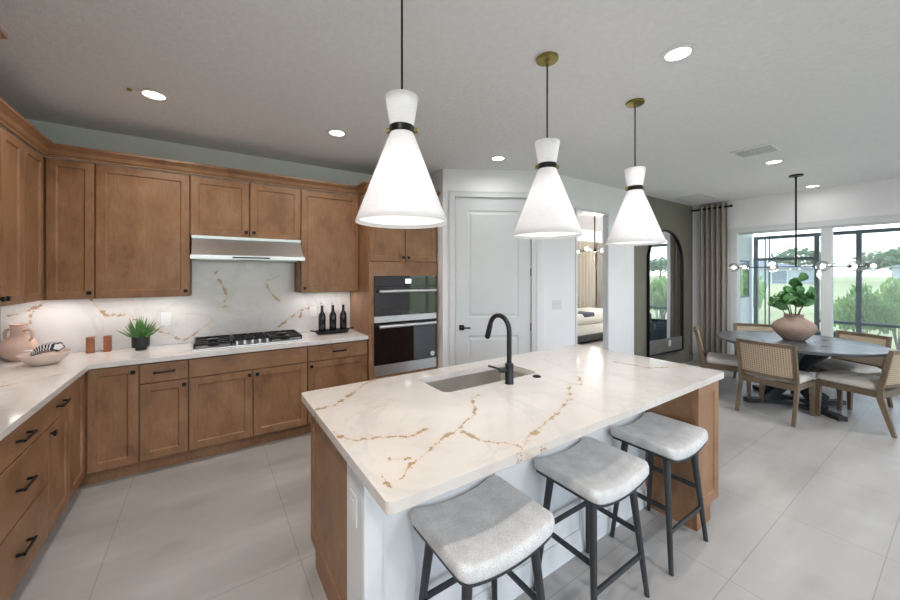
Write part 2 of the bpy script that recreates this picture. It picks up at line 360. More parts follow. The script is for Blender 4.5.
        if bevel:
            bv = o.modifiers.new('bevel', 'BEVEL'); bv.width = bevel; bv.segments = 2; bv.limit_method = 'ANGLE'
        return o
def thing(name, label, cat, loc=(0, 0, 0), rz=0, group=None):
    o = bpy.data.objects.new(name, None); COL.objects.link(o); o.location = loc; o.rotation_euler = (0, 0, rz); o.empty_display_size = .1
    o['label'] = label; o['category'] = cat
    if group: o['group'] = group
    return o
def tag(o, label, cat, group=None, kind=None):
    o['label'] = label; o['category'] = cat
    if group: o['group'] = group
    if kind: o['kind'] = kind
    return o
def struct(o): o['kind'] = 'structure'; return o
def kids(o): return [c for c in bpy.data.objects if c.parent == o]
def copy_tree(o, parent=None):
    c = o.copy(); COL.objects.link(c)
    if parent is not None: c.parent = parent
    for ch in kids(o): copy_tree(ch, c)
    return c

# ------------------------------------------------------------------ room shell
CZ = 2.80; XL, XR, YB, YW = -1.34, 7.33, -3.6, 4.23
struct(MB().box(XL-.2, XR+.15, YB-.2, 7.2, -.1, 0).box(XR+.15, 9.65, 2.9, 7.2, -.1, 0).build('floor', 'floor'))
struct(MB().box(XL-.2, XR+.15, YB-.2, 7.2, CZ, CZ+.1).box(XR+.15, 9.65, 3.02, 7.2, CZ, CZ+.1).build('ceiling', 'ceiling'))
struct(MB().box(XL-.12, XL, YB, YW+.12, 0, CZ).build('wall_left', 'wallwhite'))
struct(MB().box(XL, 2.395, YW, YW+.12, 0, CZ).build('wall_back', 'wallwhite'))
A = Vector((2.275, 3.50)); B = Vector((3.32, 2.90)); e = (B-A).normalized(); nrm = Vector((e.y, -e.x))  # normal toward camera
if nrm.y > 0: nrm = -nrm
LW = (B-A).length
def on_wall(s, off=0): p = A+e*s+nrm*off; return (p.x, p.y)
S0, S1, DT = .143, 1.052, 2.47
pw = MB()
def slab(mb, s0, s1, o0, o1, z0, z1):
    return mb.prism([on_wall(s0, o0), on_wall(s1, o0), on_wall(s1, o1), on_wall(s0, o1)], z0, z1)
slab(pw, 0.001, S0-.01, -.12, 0, 0, CZ); slab(pw, S1+.01, LW, -.12, 0, 0, CZ); slab(pw, S0-.01, S1+.01, -.12, 0, DT+.01, CZ)
struct(pw.build('wall_pantry', 'wallwhite'))
struct(MB().box(2.275, 2.395, 3.50, YW, 0, CZ).build('wall_pantry_side', 'wallwhite'))
OX0, OX1, OT = 3.925, 4.635, 2.41
struct(MB().box(3.32, OX0, 2.90, 3.02, 0, CZ).box(OX1, 5.323, 2.90, 2.955, 0, CZ).box(OX0, OX1, 2.90, 3.02, OT, CZ).build('wall_hall', 'wallwhite'))
struct(MB().box(5.323, XR+.15, 2.91, 3.02, 0, CZ).build('wall_olive', 'olive'))
SY0, SY1, ST = -1.25, 2.30, 2.335
struct(MB().box(XR, XR+.15, SY1, 2.91, 0, CZ).box(XR, XR+.15, SY0, SY1, ST, CZ).box(XR, XR+.15, YB, SY0, 0, CZ).build('wall_right', 'wallwhite'))
RW = [(-1.1, 3.9), (5.6, 7.1)]
mb = MB(); x = XL
for a, b in RW:
    mb.box(x, a, YB-.12, YB, 0, CZ); mb.box(a, b, YB-.12, YB, 0, .1); mb.box(a, b, YB-.12, YB, 2.5, CZ); x = b
mb.box(x, XR, YB-.12, YB, 0, CZ); struct(mb.build('wall_rear', 'wallwhite'))
# door casing / pantry door
dc = MB()
slab(dc, S0-.068, S0-.003, 0, .018, 0, DT+.068); slab(dc, S1+.003, S1+.068, 0, .018, 0, DT+.068); slab(dc, S0-.003, S1+.003, 0, .018, DT+.003, DT+.068)
slab(dc, S0-.068, S0-.056, .018, .026, 0, DT+.068); slab(dc, S1+.056, S1+.068, .018, .026, 0, DT+.068); slab(dc, S0-.068, S1+.068, .018, .026, DT+.056, DT+.068)
struct(dc.build('trim_1', 'trimwhite'))
ang = math.atan2(e.y, e.x)
dl = struct(bpy.data.objects.new('door_1', None)); COL.objects.link(dl)
p = on_wall(S0+.003, -.012); dl.location = (p[0], p[1], .008); dl.rotation_euler = (0, 0, ang)
DW = S1-S0-.006
def panel_face(w, h, t, panels, depth=.010, bev=.018):
    """slab with sunk, raised-field panels on its -y side"""
    m = MB()
    xs = panels[0][0], panels[0][1]
    m.box(0, xs[0], 0, t, 0, h); m.box(xs[1], w, 0, t, 0, h)
    zs = sorted([(p[2], p[3]) for p in panels]); z = 0
    for a, b in zs: m.box(xs[0], xs[1], 0, t, z, a); z = b
    m.box(xs[0], xs[1], 0, t, z, h)
    for (a, b, c, d) in panels:
        q = lambda i, y: [(a+i, y, c+i), (b-i, y, c+i), (b-i, y, d-i), (a+i, y, d-i)]
        m.rings([q(0, t), q(0, 0.0), q(bev*.6, depth), q(bev*1.6, depth), q(bev*2.6, depth*.35)], cap0=True)
    return m
panel_face(DW, DT-.012, .038, [(.145, DW-.145, .22, .83), (.145, DW-.145, 1.045, 2.31)]).build('door_leaf', 'trimwhite', dl)
h = MB().box(.045, .105, -.012, 0, .90, .96, .002).cyl((.075, -.012, .93), (.075, -.05, .93), .010).box(.065, .175, -.056, -.042, .921, .939, .003)
h.build('door_handle', 'black', dl)
for z in (.25, .93, 1.58, 2.25): MB().cyl((DW+.004, -.006, z-.045), (DW+.004, -.006, z+.045), .008, n=10).build('hinge', 'black', dl)
# hall opening trim
struct(MB().box(OX0-.012, OX0+.02, 2.888, 3.03, 0, OT).box(OX1-.01, OX1+.012, 2.886, 2.965, 0, OT+.0).box(OX0-.012, OX1+.012, 2.886, 3.03, OT-.02, OT+.012).build('trim_2', 'trimwhite'))
struct(MB().box(3.33, OX0-.012, 2.887, 2.90, 0, .13).box(OX1+.012, 5.323, 2.887, 2.90, 0, .13).build('baseboard_hall', 'trimwhite'))
struct(MB().box(5.33, XR, 2.895, 2.91, 0, .13).build('baseboard_olive', 'olive'))
struct(MB().box(XR-.014, XR, SY1+.06, 2.895, 0, .13).build('baseboard_right', 'trimwhite'))
bb = MB(); slab(bb, 0.0, S0-.07, 0, .013, 0, .13); slab(bb, S1+.07, LW, 0, .013, 0, .13); struct(bb.build('baseboard_pantry', 'trimwhite'))
# sliding doors (window_1)
fr = MB()
fr.box(XR-.012, XR+.14, SY1-.055, SY1+.05, 0, ST+.0).box(XR-.012, XR+.14, SY0, SY0+.06, 0, ST).box(XR-.012, XR+.14, SY0+.06, SY1-.055, ST-.085, ST)
fr.box(XR+.02, XR+.14, SY0+.06, SY1-.055, 0, .03)
w1 = struct(fr.build('window_1', 'trimwhite', bevel=.004))
MY = 1.21
mm = MB().box(XR+.02, XR+.13, MY-.055, MY+.055, .03, ST-.085).box(XR+.04, XR+.13, .02-.055, .02+.055, .03, ST-.085)
mm.build('window_mullion', 'trimwhite', w1, bevel=.003)
sashes = []
for a, b in ((MY+.055, SY1-.055), (.075, MY-.055), (SY0+.06, -.035)):
    s_ = MB().box(XR+.06, XR+.10, a, b, .03, .11).box(XR+.06, XR+.10, a, b, ST-.11, ST-.085)
    s_.build('sash', 'trimwhite', w1)
    MB().box(XR+.078, XR+.082, a, b, .11, ST-.11).build('glass_pane', 'pane', w1)
for k, (a, b) in enumerate(RW):
    f = MB().box(a, a+.06, YB-.11, YB+.01, .1, 2.5).box(b-.06, b, YB-.11, YB+.01, .1, 2.5).box(a+.06, b-.06, YB-.11, YB+.01, .1, .16).box(a+.06, b-.06, YB-.11, YB+.01, 2.44, 2.5).box((a+b)/2-.03, (a+b)/2+.03, YB-.1, YB, .16, 2.44)
    wv = struct(f.build('window_%d' % (k+2), 'trimwhite'))
    MB().box(a+.06, b-.06, YB-.052, YB-.048, .16, 2.44).build('glass_pane', 'pane', wv)

# ------------------------------------------------------------------ bedroom beyond the opening
BD = (XR+.15, 10.5)
struct(MB().box(2.395, 9.65, 6.15, 6.27, 0, CZ).build('wall_bedroom_back', 'beigewall' if 'beigewall' in M else 'wallwhite'))
struct(MB().box(9.55, 9.65, 3.02, 6.15, 0, CZ).build('wall_bedroom_right', 'wallwhite'))
struct(MB().box(2.275, 2.395, YW+.12, 6.15, 0, CZ).build('wall_bedroom_left', 'wallwhite'))
def wavy(y0, y1, z0, z1, amp, nf, x0=0, thick=.004, seed=1):
    """curtain running along +y, folds in x"""
    rnd = random.Random(seed); N = nf*10; front = []
    ph = [rnd.uniform(-.5, .5) for _ in range(nf+2)]
    zz = [z0, z0+(z1-z0)*.5, z1-.12, z1-.03, z1]; vs = []; fs = []
    for side in (0, 1):
        for j, z in enumerate(zz):
            for i in range(N+1):
                t = i/N; a = amp*(1.0+.25*ph[int(t*nf)])*(1 if j < 3 else .85)
                vs.append((x0+a*math.sin(2*PI*t*nf+.35*math.sin(z*1.3+ph[int(t*nf)])*(1 if j < 2 else 0))+side*thick, y0+(y1-y0)*t, z))
    W = N+1; n0 = len(zz)*W
    for j in range(len(zz)-1):
        for i in range(N):
            q = (j*W+i, j*W+i+1, (j+1)*W+i+1, (j+1)*W+i); fs.append(q); fs.append(tuple(n0+k for k in q[::-1]))
    for i in range(N):
        fs.append((i, i+1, n0+i+1, n0+i)); k = (len(zz)-1)*W; fs.append((k+i, k+i+1, n0+k+i+1, n0+k+i))
    for j in range(len(zz)-1):
        fs.append((j*W, (j+1)*W, n0+(j+1)*W, n0+j*W)); fs.append((j*W+N, (j+1)*W+N, n0+(j+1)*W+N, n0+j*W+N))
    return MB().add(vs, fs)
bc = wavy(0, 2.05, .02, 2.46, .035, 14, seed=4).xf(Matrix.Rotation(-PI/2, 4, 'Z'))
tag(bc.build('curtain', 'beigecurtain', loc=(7.0, 6.04, 0), smooth=True), 'long beige curtain on the bedroom wall behind the bed', 'curtain')
bc = wavy(0, .38, .02, 2.46, .035, 3, seed=5).xf(Matrix.Rotation(-PI/2, 4, 'Z'))
tag(bc.build('curtain', 'curtain', loc=(9.12, 6.04, 0), smooth=True), 'dark taupe curtain in the bedroom right of the beige one', 'curtain')
bed = thing('bed', 'made bed with white bedding seen through the hall opening', 'bed', (7.4, 5.35, 0))
MB().box(-1.05, 1.05, -.48, .48, .06, .20, .01).build('bed_frame', 'darkwood', bed)
MB().box(-1.03, 1.03, -.47, .47, .20, .44, .03).build('box_spring', 'bedding', bed, smooth=True)
MB().box(-1.06, 1.06, -.50, .50, .44, .68, .06).build('duvet', 'bedding', bed, smooth=True)
MB().box(-.55, -.15, -.51, .51, .60, .70, .03).build('throw', plain('slate_throw', (.07, .09, .12), .9), bed, smooth=True)
for s_ in (-.24, .24): MB().box(-1.0, -.62, s_-.2, s_+.2, .685, .80, .05).build('pillow', 'bedding', bed, smooth=True)
MB().box(-1.14, -1.07, -.52, .52, 0, 1.05, .01).build('headboard', 'curtain', bed)
for sx in (-.9, .9):
    for sy in (-.4, .4): MB().cyl((sx, sy, 0), (sx, sy, .06), .03).build('leg', 'darkwood', bed)
ch = thing('chandelier', 'bedroom chandelier with glowing bulbs seen through the hall opening', 'chandelier', (5.98, 4.0, CZ))
MB().lathe([(.09, -.001), (.09, -.02), (.02, -.03)]).build('canopy', 'black', ch)
MB().cyl((0, 0, -.03), (0, 0, -.78), .011).build('rod', 'black', ch)
MB().sphere((0, 0, -.8), .035).build('hub', 'black', ch, smooth=True)
for k in range(6):
    t = k*PI/3+.3; c, s_ = math.cos(t), math.sin(t); L_ = .42
    MB().cyl((.03*c, .03*s_, -.8), (L_*c, L_*s_, -.77-.02*(k % 2)), .007, n=8).build('arm', 'black', ch)
    MB().sphere((L_*c*1.1, L_*s_*1.1, -.77-.02*(k % 2)), .034).build('bulb', 'bulb', ch, smooth=True)
def point(name, loc, wts, r=.05, col=(1, .93, .84), parent=None):
    l = bpy.data.lights.new(name, 'POINT'); l.energy = wts; l.shadow_soft_size = r; l.color = col
    o = bpy.data.objects.new(name, l); COL.objects.link(o); o.location = loc
    if parent is not None: o.parent = parent
    return o
point('chandelier_light', (0, 0, -.95), 30, .04, parent=ch)
point('bedroom_fill_light', (9.2, 4.0, 2.2), 70, .2)  # unseen fill light added to brighten the bedroom, has no fixture

# ------------------------------------------------------------------ cabinets
G = .0042
def shaker(w, h, t=.02, fr=.057, name='door', parent=None, loc=(0, 0, 0), m='wood'):
    q = lambda i, y: [(i, y, i), (w-i, y, i), (w-i, y, h-i), (i, y, h-i)]
    mb = MB().rings([q(0, t), q(0, .002), q(.002, 0), q(fr, 0), q(fr+.009, .009), q(fr+.0095, .0095)])
    return mb.build(name, m, parent, loc=loc)
def slabf(w, h, t=.02, name='drawer', parent=None, loc=(0, 0, 0), m='woodx'):
    q = lambda i, y: [(i, y, i), (w-i, y, i), (w-i, y, h-i), (i, y, h-i)]
    return MB().rings([q(0, t), q(0, .002), q(.002, 0)]).build(name, m, parent, loc=loc)
def knob(door, x, z):
    MB().cyl((x, 0, z), (x, -.014, z), .006, n=10).box(x-.014, x+.014, -.026, -.013, z-.014, z+.014, .002).build('knob', 'black', door)
def handle(dr, x, z, L=.14):
    MB().box(x-L/2, x+L/2, -.034, -.024, z-.006, z+.006, .0015).box(x-L/2+.004, x-L/2+.016, -.026, 0, z-.005, z+.005).box(x+L/2-.016, x+L/2-.004, -.026, 0, z-.005, z+.005).build('handle', 'black', dr)
ZT = .876; ZD0 = .112; ZS = .712
def base_cab(label, loc, rz, w, spec, depth=.595, body=True, group='base cabinets'):
    """local: x 0..w, y 0 (front) .. depth"""
    t = thing('base_cabinet', label, 'cabinet', loc, rz, group)
    MB().box(.0008, w-.0008, .030, depth, .10, ZT-.001).build('body', 'wood', t)
    MB().box(.0008, w-.0008, .075, depth, 0.0, .0995).build('toe_kick', 'wood', t)
    H1 = ZT-.010-ZS-.004
    for s_ in spec:
        k = s_[0]
        if k == 'drawer':
            _, x0, x1, z0, z1, hd = s_
            d = slabf(x1-x0-2*G, z1-z0-2*G, parent=t, loc=(x0+G, 0, z0+G))
            if hd: handle(d, (x1-x0)/2-G, (z1-z0)/2)
            if not hd: d.name = 'false_front'
        else:
            _, x0, x1, z0, z1, kx = s_
            d = shaker(x1-x0-2*G, z1-z0-2*G, parent=t, loc=(x0+G, 0, z0+G))
            if kx == 'r': knob(d, x1-x0-.032, z1-z0-.045)
            if kx == 'l': knob(d, .028, z1-z0-.045)
    return t
FY = 3.632; FX = -.732
TOPD = ZT-.008
base_cab('narrow base cabinet left of the cooktop, one drawer over one door', (-.438, FY, 0), 0, .308, [('drawer', 0, .308, ZS, TOPD, 1), ('door', 0, .308, ZD0, ZS, 'r')])
base_cab('wide two door base cabinet under the gas cooktop', (-.130, FY, 0), 0, .931, [('drawer', 0, .931, ZS, TOPD, 0), ('door', 0, .4655, ZD0, ZS, 'r'), ('door', .4655, .931, ZD0, ZS, 'l')])
base_cab('base cabinet between the cooktop and the oven tower, under the bottle tray', (.801, FY, 0), 0, .607, [('drawer', 0, .607, ZS, TOPD, 1), ('door', 0, .607, ZD0, ZS, 'l')])
base_cab('slim base cabinet on the left wall with one drawer and one door', (FX, 2.893, 0), PI/2, .372, [('drawer', 0, .372, ZS, TOPD, 1), ('door', 0, .372, ZD0, ZS, 'l')])
base_cab('three drawer base cabinet at the left edge of the photo', (FX, 2.207, 0), PI/2, .686, [('drawer', 0, .686, ZS, TOPD, 1), ('drawer', 0, .686, .412, ZS, 1), ('drawer', 0, .686, ZD0, .412, 1)])
# corner cabinet (L shaped)
t = thing('corner_base_cabinet', 'corner base cabinet where the two counters meet, two hinged door leaves', 'cabinet', (0, 0, 0), 0, 'base cabinets')
t.location = (-1.0, 3.9, 0); O = (-1.0, 3.9, 0)
Lp = [(XL+.004, 3.2655), (FX-.021, 3.2655), (FX-.021, FY+.021), (-.4385, FY+.021), (-.4385, YW-.004), (XL+.004, YW-.004)]
MB().prism(Lp, .10, ZT-.001).off(O).build('body', 'wood', t)
Lt = [(XL+.004, 3.2655), (FX-.075, 3.2655), (FX-.075, FY+.075), (-.4385, FY+.075), (-.4385, YW-.004), (XL+.004, YW-.004)]
MB().prism(Lt, 0, .0995).off(O).build('toe_kick', 'wood', t)
w_ = -.438-FX; d = shaker(w_-2*G-.004, TOPD-ZD0, parent=t, loc=(FX+.006-O[0], FY-O[1], ZD0)); knob(d, w_-.04, TOPD-ZD0-.05)
w_ = FY-3.265; d = shaker(w_-2*G-.024, TOPD-ZD0, parent=t, loc=(FX-O[0], 3.265+G-O[1], ZD0)); d.rotation_euler = (0, 0, PI/2)
# uppers
UZ, UT = 1.372, 2.445; UY = 3.895; UX = -1.004
def upper(label, loc, rz, w, doors, z0=UZ, depth=.33):
    t = thing('wall_cabinet', label, 'cabinet', (loc[0], loc[1], z0), rz, 'upper wall cabinets')
    MB().box(.0008, w-.0008, .030, depth, 0, UT-z0).build('body', 'wood', t)
    for x0, x1, kx in doors:
        d = shaker(x1-x0-2*G, UT-z0-.012, parent=t, loc=(x0+G, 0, .004))
        if kx == 'r': knob(d, x1-x0-.034, .046)
        if kx == 'l': knob(d, .030, .046)
    return t
upper('tall single door wall cabinet left of the range hood', (-.734, UY), 0, .605, [(0, .605, 'r')])
upper('short two door wall cabinet above the range hood', (-.129, UY), 0, .922, [(0, .461, 'r'), (.461, .922, 'l')], z0=1.912)
upper('tall single door wall cabinet right of the range hood', (.793, UY), 0, .613, [(0, .613, 'l')])
upper('two door wall cabinet on the left wall next to the corner', (UX, 2.898), PI/2, .635, [(0, .3175, 'r'), (.3175, .635, 'l')])
upper('single door wall cabinet beside the refrigerator surround', (UX, 2.207), PI/2, .690, [(0, .690, 'r')])
t = thing('corner_wall_cabinet', 'corner wall cabinet above the pink jug, two narrow doors meeting at the corner', 'cabinet', (-1.15, 4.05, UZ), 0, 'upper wall cabinets'); O = (-1.15, 4.05, UZ)
MB().prism([(XL+.004, 3.534), (UX-.021, 3.534), (UX-.021, UY+.021), (-.7345, UY+.021), (-.7345, YW-.004), (XL+.004, YW-.004)], UZ, UT).off(O).build('body', 'wood', t)
w_ = -.734-UX; d = shaker(w_-2*G-.004, UT-UZ-.012, parent=t, loc=(UX+.006-O[0], UY-O[1], .004), fr=.05); knob(d, w_-.036, .046)
w_ = UY-3.533; d = shaker(w_-2*G-.024, UT-UZ-.012, parent=t, loc=(UX-O[0], 3.533+G-O[1], .004), fr=.05); d.rotation_euler = (0, 0, PI/2)
# oven tower
TX0, TX1, TY = 1.412, 2.262, 3.60
t = thing('oven_tower', 'tall brown cabinet housing the double wall oven', 'cabinet', (TX0, TY, 0)); O = (TX0, TY, 0); TW = TX1-TX0
OVX0, OVX1, OVZ0, OVZ1 = .052, .828, .475, 1.548
b_ = MB().box(0, .019, .02, .625, 0.10, UT).box(TW-.019, TW, .02, .625, .10, UT).box(.019, TW-.019, .02, .62, 1.60, UT).box(.019, TW-.019, .02, .62, .10, .44)
b_.box(.019, TW-.019, .60, .62, .44, 1.60)
b_.build('body', 'woodend', t)
MB().box(0, TW, .085, .6, 0, .0995).build('toe_kick', 'wood', t)
ff = MB().box(0, OVX0, 0, .019, .112, 1.70).box(OVX1, TW, 0, .019, .112, 1.70).box(OVX0, OVX1, 0, .019, OVZ1, 1.70).box(OVX0, OVX1, 0, .019, .42, OVZ0)
ff.build('face_frame', 'woodend', t)
for x0, x1, kx in ((.008, TW/2, 'r'), (TW/2, TW-.008, 'l')):
    d = shaker(x1-x0-2*G, UT-1.704-.012, parent=t, loc=(x0+G, 0, 1.706))
    knob(d, (x1-x0-.034) if kx == 'r' else .03, .046)
d = slabf(OVX1-OVX0-.004, .30, parent=t, loc=(OVX0+.002, 0, .115)); handle(d, .386, .2)
# crown moulding (continuous)
def crown_profile(): return [(0, 0), (-.012, 0), (-.014, .014), (-.024, .022), (-.032, .048), (-.056, .072), (-.062, .075), (-.062, .092), (0, .092)]
def crown(paths, name, label, cat='moulding'):
    """paths: list of plan polylines; profile offset to the right-hand side of travel"""
    mb = MB(); prof = crown_profile()
    for pts in paths:
        pts = [Vector(p) for p in pts]; R = []
        for i, p in enumerate(pts):
            d0 = (pts[i]-pts[i-1]).normalized() if i else None; d1 = (pts[i+1]-pts[i]).normalized() if i < len(pts)-1 else None
            n0 = Vector((d0.y, -d0.x)) if d0 is not None else None; n1 = Vector((d1.y, -d1.x)) if d1 is not None else None
            if n0 is None: m_ = n1
            elif n1 is None: m_ = n0
            else: m_ = (n0+n1).normalized(); m_ = m_/max(.3, m_.dot(n0))
            R.append([(p.x-m_.x*a, p.y-m_.y*a, UT+.0005+z) for a, z in prof])
        mb.rings(R)
    return tag(mb.build(name, 'woodx'), label, cat)
crown([[(UX+.0, 2.209), (UX, UY), (TX0-.001, UY), (TX0-.001, TY), (TX1, TY)]], 'crown_moulding', 'stepped brown crown moulding running along the tops of the wall cabinets')
# fridge surround, left of the frame
FRX = -.722; FDY = -.045
t = thing('refrigerator_surround', 'tall brown cabinet whose crown just enters the photo top left', 'cabinet', (XL+.004, 1.155, 0)); O = (XL+.004, 1.2, 0)
MB().box(0, FRX-.02-O[0], 0, .02, 0, UT).box(0, FRX-.02-O[0], .965, .985, 0, UT).box(0, FRX-.02-O[0], .02, .965, 1.84, UT).build('body', 'woodend', t)
for k in (0, 1):
    d = shaker(.478, UT-1.85, parent=t, loc=(FRX-O[0], .01+k*.484, 1.845)); d.rotation_euler = (0, 0, PI/2); knob(d, .44 if k == 0 else .04, .05)
R_ = crown_profile(); cm = MB()
pts = [Vector((FRX-.4, 2.187)), Vector((FRX-.01, 2.187)), Vector((FRX-.01, 1.198)), Vector((XL+.01, 1.198))]; RR = []
pts = pts[::-1]
for i, p in enumerate(pts):
    d0 = (pts[i]-pts[i-1]).normalized() if i else None; d1 = (pts[i+1]-pts[i]).normalized() if i < 3 else None
    n0 = Vector((d0.y, -d0.x)) if d0 is not None else None; n1 = Vector((d1.y, -d1.x)) if d1 is not None else None
    m_ = n1 if n0 is None else n0 if n1 is None else (n0+n1).normalized()*1.41421
    RR.append([(p.x-m_.x*a-O[0], p.y-m_.y*a-O[1], UT+z) for a, z in R_])
cm.rings(RR).build('crown', 'woodx', t)
t = thing('refrigerator', 'stainless refrigerator beside the left counter, outside the photo', 'refrigerator', (XL+.03, 1.19, 0)); 
MB().box(0, .50, 0, .915, .03, 1.80, .004).build('body', 'steel', t)
for k in (0, 1): MB().box(.502, .555, k*.459+.002, k*.459+.455, .5, 1.80, .006).build('door', 'steel', t)
MB().box(.502, .555, .002, .913, .05, .495, .006).build('freezer_drawer', 'steel', t)
for y in (.42, .495): MB().cyl((.59, y, .65), (.59, y, 1.6), .01).cyl((.555, y, .7), (.59, y, .7), .008).cyl((.555, y, 1.55), (.59, y, 1.55), .008).build('handle', 'steel', t)
for y in (.1, .8): MB().cyl((.3, y, 0), (.3, y, .03), .03).build('foot', 'black', t)

# worktop of the perimeter run
CT = .914
Lc = [(XL+.004, 2.146), (FX+.022, 2.146), (FX+.022, FY-.022), (TX0-.002, FY-.022), (TX0-.002, YW-.004), (XL+.004, YW-.004)]
tag(MB().prism(Lc, ZT, CT).build('countertop', 'counter', bevel=.003), 'L shaped gold veined white quartz countertop along the walls', 'countertop')
tag(MB().box(XL+.024, TX0-.002, YW-.022, YW-.004, CT+.001, UZ-.001).box(-.125, .789, YW-.022, YW-.004, UZ-.001, 1.905).build('backsplash', 'splash'), 'white quartz backsplash with brown veins behind the cooktop', 'backsplash')
tag(MB().box(XL+.004, XL+.022, 2.146, YW-.004, CT+.001, UZ-.001).build('backsplash', 'splashx'), 'white quartz backsplash on the left wall behind the jug', 'backsplash')

# under cabinet lights
def strip(label, x0, x1, y0, y1):
    o = MB().box(x0, x1, y0, y1, UZ-.004, UZ-.001).build('under_cabinet_light', 'uclight'); tag(o, label, 'light', 'under cabinet lights')
    l = bpy.data.lights.new('under_cabinet_lamp', 'AREA'); l.shape = 'RECTANGLE'; l.size = x1-x0; l.size_y = y1-y0; l.energy = .8*max(x1-x0, y1-y0)/.6; l.color = (1, .94, .9)
    lo = bpy.data.objects.new('under_cabinet_lamp', l); COL.objects.link(lo); lo.location = ((x0+x1)/2, (y0+y1)/2, UZ-.014)
strip('light strip under the tall wall cabinet left of the hood', -.70, -.16, 4.02, 4.05)
strip('light strip under the corner wall cabinet', -1.22, -.80, 4.04, 4.07)
strip('light strip under the wall cabinet right of the hood', .83, 1.37, 4.02, 4.05)
strip('light strip under the left wall cabinets', -1.18, -1.15, 2.95, 3.45)

# range hood
t = thing('range_hood', 'stainless steel range hood under the short wall cabinet', 'range hood', (-.118, 3.72, 1.70)); 
HW = .905
MB().prism_x([(.0, .03), (.16, .185), (.16, .2115), (.485, .2115), (.485, .03)], 0.004, HW-.004).build('canopy', 'steel', t)
MB().box(-.006, HW+.006, -.012, .484, -.002, .034, .002).build('lip', 'steel', t)
MB().box(0.0, HW, .145, .158, .188, .2115).build('top_trim', 'steel', t)
MB().box(.30, .60, -.0135, -.011, .008, .022).build('control_strip', 'black', t)
for x in (.2, .7): MB().box(x-.16, x+.16, .08, .40, -.006, 0).build('filter', 'steel', t)
# cooktop
t = thing('gas_cooktop', 'stainless gas cooktop with black cast iron grates', 'cooktop', (-.115, 3.725, CT+.0005))
MB().box(0, .905, 0, .455, 0, .012, .003).build('deck', 'steel', t)
for k in range(3):
    x0 = .015+k*.295; x1 = x0+.285; g = MB()
    zt = .052; zb = .040; y0, y1 = (.03, .44) if k != 1 else (.115, .44)
    for (a, b, c, d_) in ((x0, x1, y0, y0+.012), (x0, x1, y1-.012, y1), (x0, x0+.012, y0, y1), (x1-.012, x1, y0, y1)): g.box(a, b, c, d_, zb-.008, zt)
    ym = (y0+y1)/2; xm = (x0+x1)/2
    g.box(x0, x1, ym-.006, ym+.006, zb, zt)
    for yy in ((y0+ym)/2, (y1+ym)/2): g.box(x0, x0+.10, yy-.006, yy+.006, zb, zt); g.box(x1-.10, x1, yy-.006, yy+.006, zb, zt)
    g.box(xm-.006, xm+.006, y0, y0+.08, zb, zt); g.box(xm-.006, xm+.006, y1-.08, y1, zb, zt)
    for xx in (x0+.006, x1-.006):
        for yy in (y0+.006, y1-.006): g.box(xx-.006, xx+.006, yy-.006, yy+.006, .012, zb)
    g.build('grate', 'black', t)
    for yy in ([(y0+ym)/2, (y1+ym)/2] if k != 1 else [ym]):
        MB().lathe([(.045, .012), (.045, .020), (.032, .022), (.032, .032), (.028, .035)], (xm, yy, 0)).build('burner', 'black', t, smooth=True)
for k in range(5):
    MB().lathe([(.021, .012), (.021, .017), (.015, .019), (.014, .040), (.012, .043)], (.335+k*.062, .062, 0), 20).build('knob', 'steel', t, smooth=True)

# double wall oven
t = thing('double_wall_oven', 'black glass and stainless double wall oven in the tall cabinet', 'oven', (TX0+OVX0+.001, TY-.004, OVZ0)); OW = OVX1-OVX0-.002; OH = OVZ1-OVZ0
MB().box(.012, OW-.012, .024, .52, .01, OH-.01).build('body', 'black', t)
MB().box(0, OW, -.012, .022, OH-.115, OH-.001, .001).build('control_panel', 'blackglass', t)
MB().box(.365, .435, -.0135, -.0115, OH-.085, OH-.035).build('display', emis('oven_display_glow', (.8, .88, 1), .9), t)
MB().box(0, OW, -.012, .022, .640, OH-.118, .001).build('upper_door', 'blackglass', t)
du = [c for c in kids(t) if c.name.startswith('upper_door')][0]
MB().cyl((.035, -.058, .905), (OW-.035, -.058, .905), .018).box(.05, .07, -.058, -.012, .897, .913).box(OW-.07, OW-.05, -.058, -.012, .897, .913).build('handle', 'steel', du, smooth=True)
MB().box(0, OW, -.012, .022, .570, .637, .001).build('trim_strip', 'steel', t)
dlw = MB().box(0, OW, -.012, .022, .113, .567, .001).build('lower_door', 'blackglass', t)
MB().cyl((.035, -.058, .528), (OW-.035, -.058, .528), .018).box(.05, .07, -.058, -.012, .520, .536).box(OW-.07, OW-.05, -.058, -.012, .520, .536).build('handle', 'steel', dlw, smooth=True)
MB().cyl((OW-.055, -.0125, .165), (OW-.055, -.0135, .165), .028, n=28).build('badge', 'white', dlw)
MB().cyl((OW-.055, -.0136, .165), (OW-.055, -.0142, .165), .010, n=20).build('badge_centre', 'steel', dlw)
MB().box(0, OW, -.012, .022, .0, .110, .001).build('bottom_panel', 'steel', t)

# outlets
def plate(name, label, loc, rz, w, hh, cols, kind='outlet', group=None):
    t = thing(name, label, kind, loc, rz, group)
    MB().box(-w/2, w/2, -.006, 0, -hh/2, hh/2, .002).build('cover_plate', 'white', t)
    for k in range(cols):
        x = (k-(cols-1)/2)*.046
        MB().box(x-.016, x+.016, -.009, -.006, -.033, .033, .001).build('switch_rocker' if kind == 'switch' else 'socket', 'white', t)
    return t
plate('wall_outlet', 'white outlet on the backsplash right of the potted grass', (-.318, YW-.0222, 1.155), 0, .075, .118, 1)
plate('wall_outlet', 'white outlet on the backsplash left of the bottles', (.985, YW-.0222, 1.142), 0, .075, .118, 1)
plate('light_switch', 'triple white light switch on the hall wall left of the opening', (3.56, 2.8998, 1.19), 0, .165, .118, 3, 'switch')

